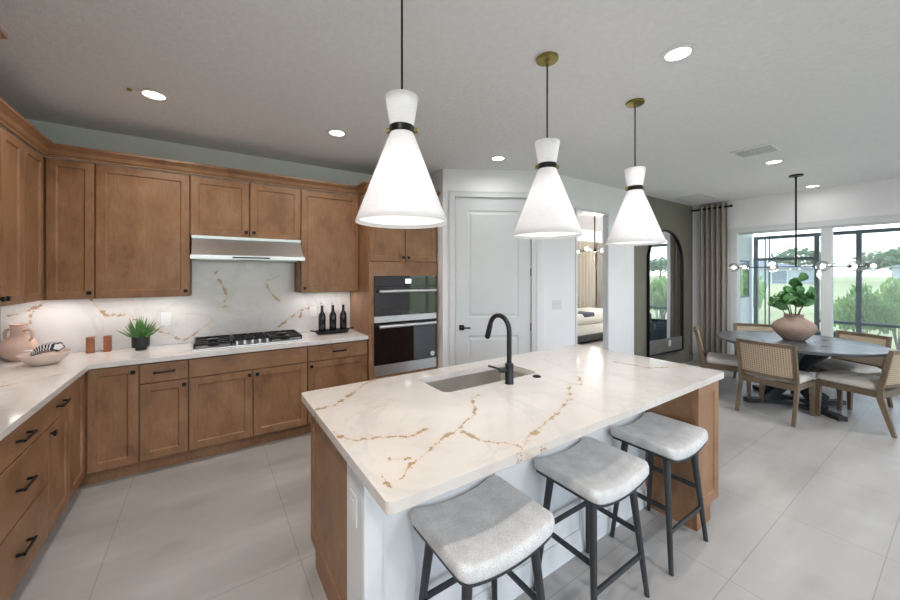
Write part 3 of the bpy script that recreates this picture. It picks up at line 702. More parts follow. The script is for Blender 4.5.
# ------------------------------------------------------------------ island
IX0, IX1, IY0, IY1 = .424, 2.862, .942, 2.095
KY = 1.262
t = thing('kitchen_island', 'large kitchen island with brown end panels and white seating side', 'island', ((IX0+IX1)/2, 1.5, 0)); O = t.location[:]
iz = ZT-.001
SINK = (1.08, 1.82, 1.635, 1.965)
body = MB().box(.49, SINK[0]-.03, 1.442, 2.05, .10, iz).box(SINK[1]+.03, 2.46, 1.442, 2.05, .10, iz).box(SINK[0]-.03, SINK[1]+.03, 1.442, 2.05, .10, .60).box(SINK[0]-.03, SINK[1]+.03, 1.442, SINK[2]-.02, .60, iz).box(SINK[0]-.03, SINK[1]+.03, SINK[3]+.02, 2.05, .60, iz)
body.off(O).build('body', 'wood', t)
MB().box(.50, 2.40, 1.442, 1.97, 0, .10).off(O).build('toe_kick', 'wood', t)
knee = MB().box(.47, 2.46, KY, 1.440, 0, iz)
knee.box(.472, 2.458, KY-.010, KY, 0, .13)
for x0 in (.472, 1.10, 1.74): knee.box(x0, x0+.07, KY-.010, KY, .13, iz)
knee.off(O).build('knee_wall', 'trimwhite', t)
# left end panel: shaker end, facing -x
def end_panel(y0, y1, z0, z1, x, sgn, parent, nm='end_panel'):
    w = y1-y0; q = lambda i, d: [(x+sgn*(-d), y0+i, z0+i), (x+sgn*(-d), y1-i, z0+i), (x+sgn*(-d), y1-i, z1-i), (x+sgn*(-d), y0+i, z1-i)]
    return MB().rings([q(0, .0), q(0, -.018), q(.001, -.019), q(.055, -.019), q(.062, -.012)]).off(O).build(nm, 'woodend', parent)
end_panel(1.444, 2.06, .112, iz, .489, -1, t)
MB().box(.478, .489, 1.444, 1.985, 0, .110).off(O).build('plinth_panel', 'woodend', t)
for k in range(3):
    x0 = .50+k*.0
# kitchen side doors
xs = [.50, 1.05, 1.45, 1.85, 2.41]
for k in range(4):
    w_ = xs[k+1]-xs[k]-.004
    d = shaker(w_, iz-.122, parent=t, loc=(xs[k+1]-.002-O[0], 2.071-O[1], .116)); d.rotation_euler = (0, 0, PI); knob(d, .04 if k % 2 else w_-.04, .66)
# right end cabinet
MB().box(2.462, 2.745, .962, 2.05, .115, iz).box(2.462, 2.67, .975, 2.04, 0, .115).off(O).build('end_cabinet', 'woodend', t)
q = lambda i, y: [(2.462+i, y, .115+i), (2.762-i, y, .115+i), (2.762-i, y, iz-i), (2.462+i, y, iz-i)]
MB().rings([q(0, .962), q(0, .946), q(.001, .945), q(.06, .945), q(.067, .953)]).off(O).build('end_panel', 'woodend', t)
MB().box(2.465, 2.662, .955, .975, 0, .114).off(O).build('plinth_panel', 'woodend', t)
for k in range(2):
    w_ = .54; d = shaker(w_, iz-.122, parent=t, loc=(2.765-O[0], .965+k*.543-O[1], .118)); d.rotation_euler = (0, 0, PI/2); knob(d, w_-.04 if k == 0 else .04, .66)
x_ = .47
ot = thing('wall_outlet', 'white outlet on the narrow white end of the island', 'outlet', (.4695, 1.352, .665), -PI/2)
MB().box(-.036, .036, -.006, 0, -.059, .059, .002).build('cover_plate', 'white', ot)
MB().box(-.016, .016, -.009, -.006, -.033, .033, .001).build('socket', 'white', ot)

def rrect(x0, x1, y0, y1, r, n=6):
    P = []
    for cx, cy, a0 in ((x1-r, y1-r, 0), (x0+r, y1-r, 90), (x0+r, y0+r, 180), (x1-r, y0+r, 270)):
        for k in range(n+1):
            a = math.radians(a0+90*k/n); P.append((cx+r*math.cos(a), cy+r*math.sin(a)))
    return P
# island top with the sink cut out
def top_with_hole(outer, hole, z0, z1):
    bm = bmesh.new()
    def loop(pts, z):
        vs = [bm.verts.new((x, y, z)) for x, y in pts]; return vs, [bm.edges.new((vs[i], vs[(i+1) % len(vs)])) for i in range(len(vs))]
    rings = {}
    for z in (z0, z1):
        vo, eo = loop(outer, z); vh, eh = loop(hole, z); rings[z] = (vo, vh)
        bmesh.ops.triangle_fill(bm, edges=eo+eh, use_beauty=True)
    for k in (0, 1):
        a, b = rings[z0][k], rings[z1][k]
        for i in range(len(a)): bm.faces.new((a[i], a[(i+1) % len(a)], b[(i+1) % len(a)], b[i]))
    bmesh.ops.recalc_face_normals(bm, faces=bm.faces[:]); return MB().bm(bm)
it = top_with_hole(rrect(IX0, IX1, IY0, IY1, .022), rrect(SINK[0], SINK[1], SINK[2], SINK[3], .05), ZT, CT)
tag(it.build('island_worktop', 'island', bevel=.0025), 'white quartz worktop with gold veins covering the island', 'countertop')
t = thing('sink', 'undermount stainless sink set in the island worktop', 'sink', (1.45, 1.8, .66)); O2 = t.location[:]
z2 = ZT-.001
rs = [[(x, y, z) for x, y in rrect(SINK[0]-g, SINK[1]+g, SINK[2]-g, SINK[3]+g, .05+max(g, -.03))] for g, z in ((.012, z2), (.012, .66), (-.02, .66), (-.0, .675), (.002, z2-.001))]
rs = [[(x, y, z) for x, y in rrect(SINK[0]-g, SINK[1]+g, SINK[2]-g, SINK[3]+g, max(.02, .05+g))] for g, z in ((.012, z2), (.012, .655), (-.03, .655))]
ri = [[(x, y, z) for x, y in rrect(SINK[0]-g, SINK[1]+g, SINK[2]-g, SINK[3]+g, max(.02, .05+g))] for g, z in ((-.03, .662), (-.006, .668), (.0015, .69), (.003, z2))]
m_ = MB().rings(rs, False, True); m_.rings(ri[::-1], False, True); n_ = len(rs[0])
m_.add(rs[0]+ri[-1], [(k, (k+1) % n_, n_+(k+1) % n_, n_+k) for k in range(n_)])
m_.off(O2).build('basin', 'sinksteel', t, smooth=True)
MB().lathe([(.045, .662), (.045, .666), (.03, .664), (.01, .665)], (1.45, 1.80, 0), 24).off(O2).build('drain', 'steel', t)
# faucet
t = thing('kitchen_faucet', 'matte gunmetal gooseneck faucet standing behind the sink', 'faucet', (1.492, 1.568, CT+.0005))
MB().lathe([(.027, 0), (.027, .004), (.0255, .006), (.0255, .118), (.020, .124)], n=28).build('base', 'gun', t, smooth=True)
pts = [(0, 0, .12), (0, 0, .31)]; R0 = .088
for k in range(1, 15):
    a = PI*k/14*.93; pts.append((0, R0-R0*math.cos(a), .31+R0*math.sin(a)))
MB().tube(pts, .0145, 16).build('neck', 'gun', t, smooth=True)
pe = Vector(pts[-1]); pd = (Vector(pts[-1])-Vector(pts[-2])).normalized()
MB().cyl(pe-pd*.004, pe+pd*.085, .0165, .0175, 20).cyl(pe+pd*.085, pe+pd*.092, .015, .014, 20).cyl(pe+pd*.03+Vector((0, -.017, 0)), pe+pd*.06+Vector((0, -.019, 0)), .005).build('spray_head', 'gun', t, smooth=True)
hd = Vector((-.80, .35, 0)).normalized()
MB().cyl(hd*.020+Vector((0, 0, .082)), hd*.062+Vector((0, 0, .082)), .016, .016, 20).bar(hd*.052+Vector((0, 0, .086)), hd*.13+Vector((0, 0, .112)), .014, .011).build('lever', 'gun', t, smooth=True)
tag(MB().lathe([(.026, 0), (.026, .005), (.022, .008), (.012, .008), (.011, .011), (.004, .011)], (0, 0, 0), 28).build('air_switch', 'gun', loc=(1.735, 1.572, CT+.0005), smooth=True), 'small round black air switch button right of the faucet', 'button')

# ------------------------------------------------------------------ pendants
def pendant(loc, label):
    t = thing('pendant_light', label, 'pendant light', loc, 0, 'pendant lights above the island')
    MB().lathe([(.001, 0), (.060, 0), (.062, -.006), (.060, -.016), (.012, -.020), (.010, -.032), (.001, -.032)], n=32, caps=False).build('canopy', 'brass', t, smooth=True)
    zt = 2.320-CZ; zn = 2.180-CZ; zb = 1.786-CZ
    MB().cyl((0, 0, -.03), (0, 0, zt+.0), .0045, n=10).build('cord', 'black', t)
    n = 48
    up = [(.060, zt), (.0625, zt), (.0600, zt-.002), (.047, zn+.004), (.047, zn), (.0445, zn+.002), (.058, zt-.002)]
    MB().lathe([(.068, zt), (.070, zt-.002), (.047, zn), (.0455, zn), (.067, zt-.006)], n=n, caps=False).lathe([(.0, zt-.02), (.0645, zt-.02)], n=n, caps=False).build('upper_shade', 'shade', t, smooth=True)
    lo = MB().lathe([(.046, zn-.004), (.192, zb+.006), (.193, zb), (.1905, zb), (.190, zb+.006), (.0445, zn-.004)], n=n, caps=False)
    lo.build('lower_shade', 'shade', t, smooth=True)
    MB().lathe([(.0515, zn-.015), (.0535, zn-.013), (.0535, zn+.013), (.0515, zn+.015), (.0475, zn+.015), (.0475, zn-.015), (.0515, zn-.015)], n=40, caps=False).build('collar', 'black', t, smooth=True)
    for a in (.25, PI+.1): 
        c, s_ = math.cos(a-PI/4), math.sin(a-PI/4)
        MB().cyl((.047*c, .047*s_, zn), (.066*c, .066*s_, zn), .011, n=16).build('collar_screw', 'brass', t, smooth=True)
    MB().lathe([(.0005, zb+.018), (.180, zb+.018), (.180, zb+.015), (.0005, zb+.015)], n=n, caps=False).build('diffuser', 'pendglow', t)
    point('pendant_lamp', (0, 0, zb+.19), PEND_W, .03, (1, .97, .93), t)
    point('pendant_neck_fill', (0, .02, zt-.06), .18, .008, (1, .97, .93), t)  # small fill light added to brighten the upper shade
    l = bpy.data.lights.new('pendant_downlight', 'AREA'); l.shape = 'DISK'; l.size = .3; l.energy = 1.2; l.color = (1, .96, .9)
    lo = bpy.data.objects.new('pendant_downlight', l); COL.objects.link(lo); lo.parent = t; lo.location = (0, 0, zb+.008)
    return t
pendant((.683, 1.37, CZ-.0005), 'nearest of the three white cone pendants, largest, over the left end of the island')
pendant((1.60, 1.372, CZ-.0005), 'middle of the three white cone pendants, above the faucet end of the island')
pendant((2.532, 1.372, CZ-.0005), 'farthest of the three white cone pendants, over the right end of the island')

# ------------------------------------------------------------------ stools
def make_stool(label):
    t = thing('bar_stool', label, 'stool', (0, 0, 0), 0, 'grey bar stools at the island')
    sad = lambda x: .040*(abs(x)/.225)**2.2
    z0 = .567
    def ring(hx, hy, z, r): return [(x, y, z+sad(x)) for x, y in rrect(-hx, hx, -hy, hy, r, 5)]
    def ringd(hx, hy, z, r):
        P = rrect(-hx, hx, -hy, hy, r, 5); Q = []
        for i, (x, y) in enumerate(P):     # add points along the long sides so the saddle curve is smooth
            Q.append((x, y)); x2, y2 = P[(i+1) % len(P)]
            if math.hypot(x2-x, y2-y) > .06*hx/.225:
                for k in range(1, 12): Q.append((x+(x2-x)*k/12, y+(y2-y)*k/12))
        return Q
    base = ringd(.225, .182, 0, .035)
    R = []
    for s_, z, dz in ((.97, z0, 0), (1.0, z0+.010, 0), (1.0, z0+.032, 0), (.985, z0+.046, 0), (.955, z0+.053, 0), (.90, z0+.056, 0), (.75, z0+.057, 0), (.55, z0+.057, 0), (.3, z0+.057, 0), (.08, z0+.057, 0)):
        R.append([(x*s_, y*s_, z+sad(x*s_)) for x, y in base])
    MB().rings(R).build('seat', 'greyfab', t, smooth=2)
    R = [[(x*s_, y*s_, z+sad(x*s_)) for x, y in base] for s_, z in ((.90, z0-.012), (.965, z0-.012), (.972, z0-.001), (.9, z0-.001))]
    MB().rings(R).build('seat_frame', 'darkwood', t)
    top = {}; 
    for sx in (-1, 1):
        for sy in (-1, 1):
            p0 = Vector((sx*.155, sy*.115, z0-.006+sad(.155))); p1 = Vector((sx*.213, sy*.165, 0)); top[(sx, sy)] = (p0, p1)
            MB().cyl(p1, p0, .0115, .019, 16).build('leg', 'darkwood', t, smooth=True)
    at = lambda s_, z: s_[1]+(s_[0]-s_[1])*(z/s_[0].z)
    for a, b, z in (((-1, -1), (1, -1), .20), ((-1, 1), (1, 1), .31), ((-1, -1), (-1, 1), .31), ((1, -1), (1, 1), .31)):
        za = z
        MB().bar(at(top[a], z), at(top[b], z), .012, .022).build('stretcher', 'darkwood', t)
    return t
st = make_stool('grey saddle stool nearest the left end of the island, lowest in the photo'); st.location = (.872, 1.068, 0)
for loc, lab in (((1.56, 1.066, 0), 'middle one of the three grey saddle stools'), ((2.213, 1.058, 0), 'grey saddle stool beside the brown end panel of the island')):
    c = copy_tree(st); c.location = loc; c['label'] = lab

# ------------------------------------------------------------------ dining set
TC = (5.90, 1.245)
t = thing('dining_table', 'round weathered blue grey dining table on a dark crossed base', 'table', (*TC, 0))
MB().lathe([(.001, .722), (.735, .722), (.758, .732), (.762, .745), (.762, .756), (.758, .760), (.001, .760)], n=72, caps=False).build('tabletop', 'tabletop', t, smooth=True)
for k in range(4):
    a = PI/4+k*PI/2+.15; c, s_ = math.cos(a), math.sin(a)
    MB().path([(.40*c, .40*s_, .725), (.20*c, .20*s_, .56), (.055*c, .055*s_, .36), (.13*c, .13*s_, .20), (.34*c, .34*s_, .045)][:3], .10, .06, up=(-s_, c, 0)).path([(.055*c, .055*s_, .36), (.14*c, .14*s_, .20), (.36*c, .36*s_, .045)], .10, .065, up=(-s_, c, 0)).build('leg', 'darkwood', t)
MB().cyl((0, 0, .25), (0, 0, .47), .075, .075, 20).build('column', 'darkwood', t)
for k in range(2):
    m_ = MB(); P = []
    for j in range(15):
        u = -1+2*j/14; y = u*.40; x = .12+.26*u*u
        P.append((x, y, .025))
    m_.path(P, .085, .05)
    if k: m_.xf(Matrix.Rotation(PI, 4, 'Z'))
    m_.xf(Matrix.Rotation(.15, 4, 'Z')); m_.build('foot_arc', 'darkwood', t)
def make_chair(label):
    t = thing('dining_chair', label, 'chair', (0, 0, 0), 0, 'cane back dining chairs')
    W = .245
    for s_ in (-1, 1):
        MB().bar((s_*(W-.02), .235, 0), (s_*(W-.022), .225, .40), .030, .030, up=(0, 1, 0), w1=.045, h1=.045).build('leg', 'oak', t)
        pr = [(-.345, 0), (-.315, 0), (-.215, .33), (-.215, .45), (-.298, .83), (-.330, .83), (-.262, .45), (-.262, .36)]
        MB().prism_x(pr, s_*W-.016-(.0 if s_ > 0 else 0), s_*W+.016).build('back_post', 'oak', t, bevel=.003)
    MB().box(-W+.016, W-.016, .205, .245, .345, .405).box(-W+.016, W-.016, -.25, -.22, .345, .405).box(-W-.002, -W+.026, -.215, .21, .345, .405).box(W-.026, W+.002, -.215, .21, .345, .405).build('apron', 'oak', t)
    cu = MB()
    base = rrect(-W+.0, W-.0, -.205, .262, .05, 5); cx0, cy0 = 0, .03
    R = []
    for k_, z in ((.96, .406), (1.0, .42), (1.0, .445), (.975, .462), (.92, .472), (.7, .482), (.4, .487), (.05, .488)): R.append([(x*k_, cy0+(y-cy0)*k_, z) for x, y in base])
    cu.rings(R).build('seat_cushion', 'linen', t, smooth=2)
    def yy(z): return -.238-(z-.45)*.205
    def arc(z, amp=.03, n=9, x=W-.016): return [(-x+2*x*k/(n-1), yy(z)-amp*(1-((-x+2*x*k/(n-1))/x)**2), z) for k in range(n)]
    MB().path(arc(.812, .03), .028, .036).build('top_rail', 'oak', t)
    MB().path(arc(.462, .03), .028, .030).build('bottom_rail', 'oak', t)
    m_ = MB(); zs = [.475, .56, .64, .72, .797]; n = 9
    F = [p for z in zs for p in arc(z)]; Bk = [(p[0], p[1]-.006, p[2]) for p in F]; fs = []
    for j in range(4):
        for i in range(n-1):
            q_ = (j*n+i, j*n+i+1, (j+1)*n+i+1, (j+1)*n+i); fs += [q_, tuple(len(F)+k for k in q_[::-1])]
    m_.add(F+Bk, fs).build('cane_panel', 'cane', t, smooth=True)
    return t
c0 = make_chair('cane back dining chair with its back to the camera, nearest the island')
def put(c, back, face, lab):
    f = Vector(face).normalized(); c.location = (back[0]+f.x*.25, back[1]+f.y*.25, 0)
    c.rotation_euler = (0, 0, math.atan2(f.y, f.x)-PI/2); c['label'] = lab
put(c0, (5.08, 1.29), (.992, -.10), 'cane back dining chair with its back to the camera, nearest the island')
for bk, fc, lab in (((5.70, .462), (.22, .97), 'cane back dining chair cut by the right edge of the photo'),
                    ((5.60, 2.10), (.30, -.95), 'dining chair seen side on at the left of the table by the curtain'),
                    ((6.64, 1.80), (-.85, -.52), 'dining chair behind the table half hidden by the planted vase'),
                    ((6.68, .82), (-.90, .42), 'cane back dining chair at the far right of the table by the glass')):
    put(copy_tree(c0), bk, fc, lab)
# vase + fiddle leaf plant
VC = (5.92, 1.25)
t = thing('vase', 'squat round clay vase on the dining table', 'vase', (*VC, .7605))
MB().lathe([(.09, 0), (.10, .004), (.145, .055), (.190, .110), (.205, .150), (.198, .190), (.160, .235), (.105, .268), (.088, .285), (.090, .305), (.098, .314), (.092, .316), (.082, .305), (.080, .27), (.001, .26)], n=48, caps=True).build('body', plain('clay', (.36, .265, .225), .75, 0, .2, .12, 9), t, smooth=True)
t = thing('fiddle_leaf_plant', 'leafy green plant growing out of the clay vase', 'plant', (VC[0], VC[1], .7605+.262)); rnd = random.Random(5)
leaf = M['leaf'] = plain('fiddle_leaf_green', (.075, .22, .065), .4, 0, .5, .35, 9)
stm = MB(); lv = MB()
def leaf_mesh(mb, p, d, up, L, Wd, curl=.25):
    d = d.normalized(); s_ = d.cross(up).normalized(); nn = s_.cross(d).normalized()
    prof = [(0, .08), (.15, .45), (.35, .72), (.6, .98), (.8, .92), (.93, .55), (1, .05)]
    vs = []
    for side in (-1, 0, 1):
        for u, wd in prof:
            vs.append(p+d*L*u+s_*side*Wd/2*wd+nn*(-curl*L*u*u+abs(side)*Wd*.12))
    m = len(prof); fs = [(r*m+i, r*m+i+1, (r+1)*m+i+1, (r+1)*m+i) for r in range(2) for i in range(m-1)]
    mb.add(vs, fs)
R_v = Vector((.8275, -.5615, 0)); F_v = Vector((.5615, .8275, 0))
stems = [(-.19, .02, .19), (-.15, -.05, .27), (-.09, -.03, .33), (-.04, .06, .26), (.02, -.04, .31), (.07, .02, .46), (.12, -.05, .30), (.17, .05, .19)]
for a, b, hgt in stems:
    top = R_v*(a*1.25-.02)+F_v*b+Vector((0, 0, hgt)); b0 = R_v*a*.25+F_v*b*.3
    P = [b0, b0*.6+top*.4+Vector((0, 0, .03)), top]; stm.tube(P, [.006, .005, .0035], 8)
    for k in range(13 if hgt > .4 else 12):
        u = rnd.uniform(.60, 1.0) if hgt < .4 else rnd.uniform(.5, 1.0)
        q_ = b0.lerp(top, u); th = rnd.uniform(0, 2*PI); dr = Vector((math.cos(th), math.sin(th), rnd.uniform(.1, 1.3)))
        if rnd.random() < .5: dr = R_v*rnd.uniform(-1, 1)+Vector((0, 0, rnd.uniform(.1, 1)))
        nf = (-F_v+R_v*rnd.uniform(-.7, .7)+Vector((0, 0, rnd.uniform(.1, .9)))).normalized()
        sz = rnd.uniform(.085, .135); leaf_mesh(lv, q_, dr, nf, sz, sz*.85, rnd.uniform(.0, .25))
stm.build('stem', plain('plant_stem', (.12, .08, .05), .7), t, smooth=True)
o = lv.build('foliage', leaf, t, smooth=2, fixn=False)
sl = o.modifiers.new('s', 'SOLIDIFY'); sl.thickness = .0012
# dining chandelier
t = thing('linear_chandelier', 'long black bar chandelier with clear glass globes over the dining table', 'chandelier', (6.06, 1.26, CZ-.0005))
zc = 1.658-CZ
MB().lathe([(.001, 0), (.068, 0), (.068, -.018), (.012, -.022), (.010, -.05), (.001, -.05)], caps=False).build('canopy', 'black', t, smooth=True)
MB().cyl((0, 0, -.04), (0, 0, zc), .0095).build('rod', 'black', t)
MB().cyl((0, -.60, zc), (0, .56, zc), .006, n=10).build('bar', 'black', t)
for y, dx, dy in ((.585, 0, .05), (.585, 0, -.07), (.18, -.09, .02), (-.17, -.22, -.10), (-.45, .07, -.03), (-.60, -.05, -.03)):
    a = Vector((dx, dy, 0)); 
    hb = MB().sphere((0, y, zc), .016, 12, 8).build('hub', 'black', t, smooth=True)
    MB().cyl((0, y, zc), (dx*.55, y+dy*.55, zc), .007, n=8).build('arm', 'black', t)
    MB().sphere((dx, y+dy, zc), .062, 24, 14).build('globe', 'globe', t, smooth=True)
    MB().sphere((dx, y+dy, zc), .021, 14, 8).build('bulb', 'bulb', t, smooth=True)
point('linear_chandelier_lamp', (0, .2, zc-.1), 8, .1, parent=t)

# curtain by the sliding door
rod = thing('curtain_rod', 'black curtain rod above the taupe curtain', 'curtain rod', (7.235, 2.61, 2.705))
MB().cyl((0, -.30, 0), (0, .28, 0), .016, n=12).cyl((0, -.325, 0), (0, -.30, 0), .020, n=12).build('rod', 'black', rod)
MB().cyl((0, .25, 0), (.094, .25, 0), .008, n=8).cyl((0, -.285, 0), (.094, -.285, 0), .008, n=8).build('bracket', 'black', rod)
tag(wavy(2.355, 2.745, .015, 2.775, .042, 5, 7.235).off((7.235, 2.6, 0)).build('curtain', 'curtain', loc=(7.235, 2.6, 0), smooth=True), 'floor length taupe curtain beside the sliding glass doors', 'curtain')

# arched mirror on the olive wall
t = thing('arched_mirror', 'tall arched mirror in a thin black frame on the olive wall', 'mirror', (6.23, 2.876, .27), -.050); MWd = .525; ARC = 2.29-.27-MWd
def archpts(r, z0, n=24): return [(r, z0)]+[(r*math.cos(PI*k/n), ARC+r*math.sin(PI*k/n)) for k in range(n+1)]+[(-r, z0)]
a_, b_ = archpts(MWd, 0), archpts(MWd-.02, .02); f_ = MB(); n = len(a_)
vs = [(x, 0, z) for x, z in a_]+[(x, 0, z) for x, z in b_]+[(x, -.035, z) for x, z in a_]+[(x, -.035, z) for x, z in b_]
fs = []
for k in range(n):
    j = (k+1) % n
    fs += [(k, j, n+j, n+k), (2*n+k, 3*n+k, 3*n+j, 2*n+j), (k, 2*n+k, 2*n+j, j), (n+k, n+j, 3*n+j, 3*n+k)]
f_.add(vs, fs).build('frame', 'black', t)
MB().prism_y(archpts(MWd-.02, .235), -.012, -.006).build('mirror_glass', 'mirror', t)
MB().box(-MWd+.02, MWd-.02, -.018, -.002, .02, .235).build('lower_band', plain('grey_band', (.17, .17, .165), .6), t)  # plain grey band filling the foot of the frame below the glass
MB().box(.07, .14, -.022, -.018, .10, .20, .001).build('outlet', 'white', t)  # small white plate on the grey band

# ------------------------------------------------------------------ ceiling things
CANS = [(-.305, 3.167, 'recessed ceiling light above the left counter corner'), (.932, 3.125, 'recessed ceiling light in front of the cabinet right of the hood'), (2.552, 2.852, 'recessed ceiling light in front of the pantry door'),
        (2.168, .933, 'largest looking recessed ceiling light, near the farthest pendant'), (5.133, 1.244, 'recessed ceiling light beside the air vent'), (7.0, 1.283, 'recessed ceiling light close to the sliding door wall'),
        (-.3, .4, 'unseen recessed light added as fill behind the camera over the left aisle'), (2.2, -1.6, 'unseen recessed light added as fill behind the camera, middle of the room'), (5.1, -1.6, 'unseen recessed light added as fill over the living area'), (.2, -2.2, 'unseen recessed light added as fill in the rear left of the room'), (4.4, -.4, 'unseen recessed light added as fill over the walkway right of the island')]  # cans on this line are out of view, added as fill light
for x, y, lab in CANS:
    t = thing('recessed_light', lab, 'ceiling light', (x, y, CZ), 0, 'recessed ceiling lights')
    MB().lathe([(.062, -.0005), (.085, -.0005), (.085, -.005), (.062, -.008), (.062, -.0005)], n=32, caps=False).build('trim_ring', 'white', t, smooth=True)
    MB().lathe([(.0005, -.0006), (.0615, -.0006), (.0615, -.004), (.0005, -.004)], n=32, caps=False).build('diffuser', 'lampglow', t)
    l = bpy.data.lights.new('recessed_lamp', 'AREA'); l.shape = 'DISK'; l.size = .11; l.energy = CAN_W*(.04 if x > 6 else .12 if (x > 2 and y > 2.5) else .45 if y > 2.5 else .6 if (x > 4 and y > -1) else 1.6 if y < 0 else .3 if x > 2 else 1); l.color = (1, .90, .80) if x < 2 else (1, .97, .95); l.spread = math.radians(165)
    lo = bpy.data.objects.new('recessed_lamp', l); COL.objects.link(lo); lo.parent = t; lo.location = (0, 0, -.012)
t = thing('ceiling_vent', 'white slotted air vent in the ceiling', 'vent', (4.53, 1.235, CZ))
mb = MB().box(-.165, -.135, -.165, .165, -.010, -.0005).box(.135, .165, -.165, .165, -.010, -.0005).box(-.135, .135, -.165, -.14, -.010, -.0005).box(-.135, .135, .14, .165, -.010, -.0005)
mb.build('frame', 'white', t)
MB().box(-.1345, .1345, -.1395, .1395, -.0015, -.0008).build('duct_shade_sheet', plain('duct_shade', (.03, .03, .03), .9), t)  # near-black sheet painted in for the shade between the slats
for k in range(7): MB().box(-.124+k*.038, -.104+k*.038, -.1395, .1395, -.007, -.005).build('slat', 'white', t)
t = thing('ceiling_access_panel', 'flat white access panel in the ceiling near the olive wall', 'access panel', (6.54, 2.56, CZ))
MB().box(-.27, .27, -.21, .21, -.006, -.0005).build('frame', 'white', t)
MB().box(-.245, .245, -.185, .185, -.0065, -.006).build('gap', plain('panel_gap', (.25, .25, .25), .9), t)
MB().box(-.235, .235, -.175, .175, -.008, -.0066).build('panel', 'white', t)
tag(MB().lathe([(.0005, 0), (.014, 0), (.012, -.012), (.0005, -.014)], n=16, caps=False).build('sprinkler_cap', 'brass', loc=(-.43, 3.16, CZ-.0005)), 'tiny sprinkler cap on the ceiling beside the left recessed light', 'sprinkler')

# ------------------------------------------------------------------ things on the back counter
cz = CT+.0005
# jug
t = thing('clay_jug', 'pale pink clay jug with two handles in the counter corner', 'jug', (-1.185, 4.075, cz)); pk = plain('pink_clay', (.60, .43, .36), .6, 0, .3, .06, 7)
MB().lathe([(.048, 0), (.055, .004), (.088, .045), (.104, .085), (.104, .115), (.085, .150), (.055, .175), (.043, .195), (.042, .255), (.046, .268), (.052, .275), (.046, .277), (.038, .262), (.036, .20), (.001, .19)], n=40).build('body', pk, t, smooth=True)
for s_ in (-1, 1):
    d_ = R_v*s_
    P = [Vector((0, 0, z))+d_*r for r, z in ((.040, .222), (.070, .236), (.098, .228), (.108, .200), (.100, .168), (.082, .148))]
    MB().tube(P, [.009, .011, .011, .011, .010, .009], 10).build('handle', pk, t, smooth=True)
# bowl
BX, BY = -.975, 3.79
t = thing('shallow_bowl', 'shallow cream pink bowl in front of the clay jug', 'bowl', (BX, BY, cz)); cb = plain('cream_glaze', (.66, .54, .48), .45, 0, .4, .05, 9)
o = MB().lathe([(.050, 0), (.062, .003), (.100, .030), (.124, .062), (.136, .082), (.132, .084), (.118, .062), (.092, .034), (.05, .014), (.001, .012)], n=44).build('body', cb, t, smooth=True)
# striped napkin
def stripem():
    m, n, l, b = mat('striped_cotton'); setp(b, (.8, .8, .8), .9)
    w_ = n.new('ShaderNodeTexWave'); w_.bands_direction = 'X'; w_.inputs['Scale'].default_value = 15; l.new(objco(n), w_.inputs[0])
    l.new(ramp(n, l, w_.outputs['Fac'], [(.42, (.74, .73, .74)), (.56, (.03, .035, .05))]), b.inputs['Base Color']); return m
SM = stripem()
def napkin(L, W, rot, loc, lab):
    N, K = 16, 10; vs = []; fs = []
    for side in (0, 1):
        for i in range(N+1):
            for j in range(K+1):
                u = i/N; v = j/K-.5; wv = .007*math.sin(v*16+u*2)*(1-.3*u)
                vs.append(((u-.5)*L, v*W*(.45+.55*abs(2*u-1)), .012+.028*math.sin(PI*u)+wv-side*.003))
    n0 = (N+1)*(K+1)
    for i in range(N):
        for j in range(K):
            q_ = (i*(K+1)+j, (i+1)*(K+1)+j, (i+1)*(K+1)+j+1, i*(K+1)+j+1); fs += [q_, tuple(n0+k for k in q_[::-1])]
    mb = MB().add(vs, fs); o = mb.build('napkin', SM, loc=loc, smooth=True); o.rotation_euler = rot; return tag(o, lab, 'napkin')
nk = MB(); NR = []
for i in range(15):
    u = i/14; cx_ = -.095+.19*u; cz_ = .012+.038*u+.020*math.sin(PI*u); ra = .012+.026*math.sin(min(1, u*1.25)*PI*.62); NR.append([])
    for k in range(28):
        a = 2*PI*k/28; rr = ra*(1+.13*math.sin(5*a+u*3)); NR[-1].append((cx_, 1.25*rr*math.cos(a), cz_+.85*rr*math.sin(a)))
NR.append([(p[0]+.010, p[1]*.35, cz_+(p[2]-cz_)*.35) for p in NR[-1]])
o = nk.rings(NR).build('napkin', SM, loc=(BX+.005, BY-.012, cz+.068), smooth=True); o.rotation_euler = (0, -.10, -.60)
tag(o, 'black and white striped napkin folded in the shallow bowl', 'napkin')
o = MB().box(-.06, .06, -.035, .035, -.004, .006, .004).build('napkin', plain('white_cotton', (.74, .72, .72), .9), loc=(BX-.05, BY+.045, cz+.094)); o.rotation_euler = (.1, .15, .9)
tag(o, 'plain white napkin under the striped one in the bowl', 'napkin')
# blocks
bwood = wood('reddish_wood_block', (.25, .075, .04), (.34, .13, .06), (.22, .12, .06), (12, 12, 1.5))
for x, lab in ((-.805, 'left of two small reddish wooden mills on the counter'), (-.700, 'right of two small reddish wooden mills, nearer the potted grass')):
    t = thing('wooden_mill', lab, 'mill', (x, 4.125, cz), 0, 'wooden mills')
    MB().box(-.023, .023, -.023, .023, 0, .102, .002).build('body', bwood, t)
    MB().box(-.0235, .0235, -.0235, .0235, .104, .132, .002).build('cap', bwood, t)
    MB().cyl((0, 0, .1005), (0, 0, .105), .015).build('neck', 'steel', t)
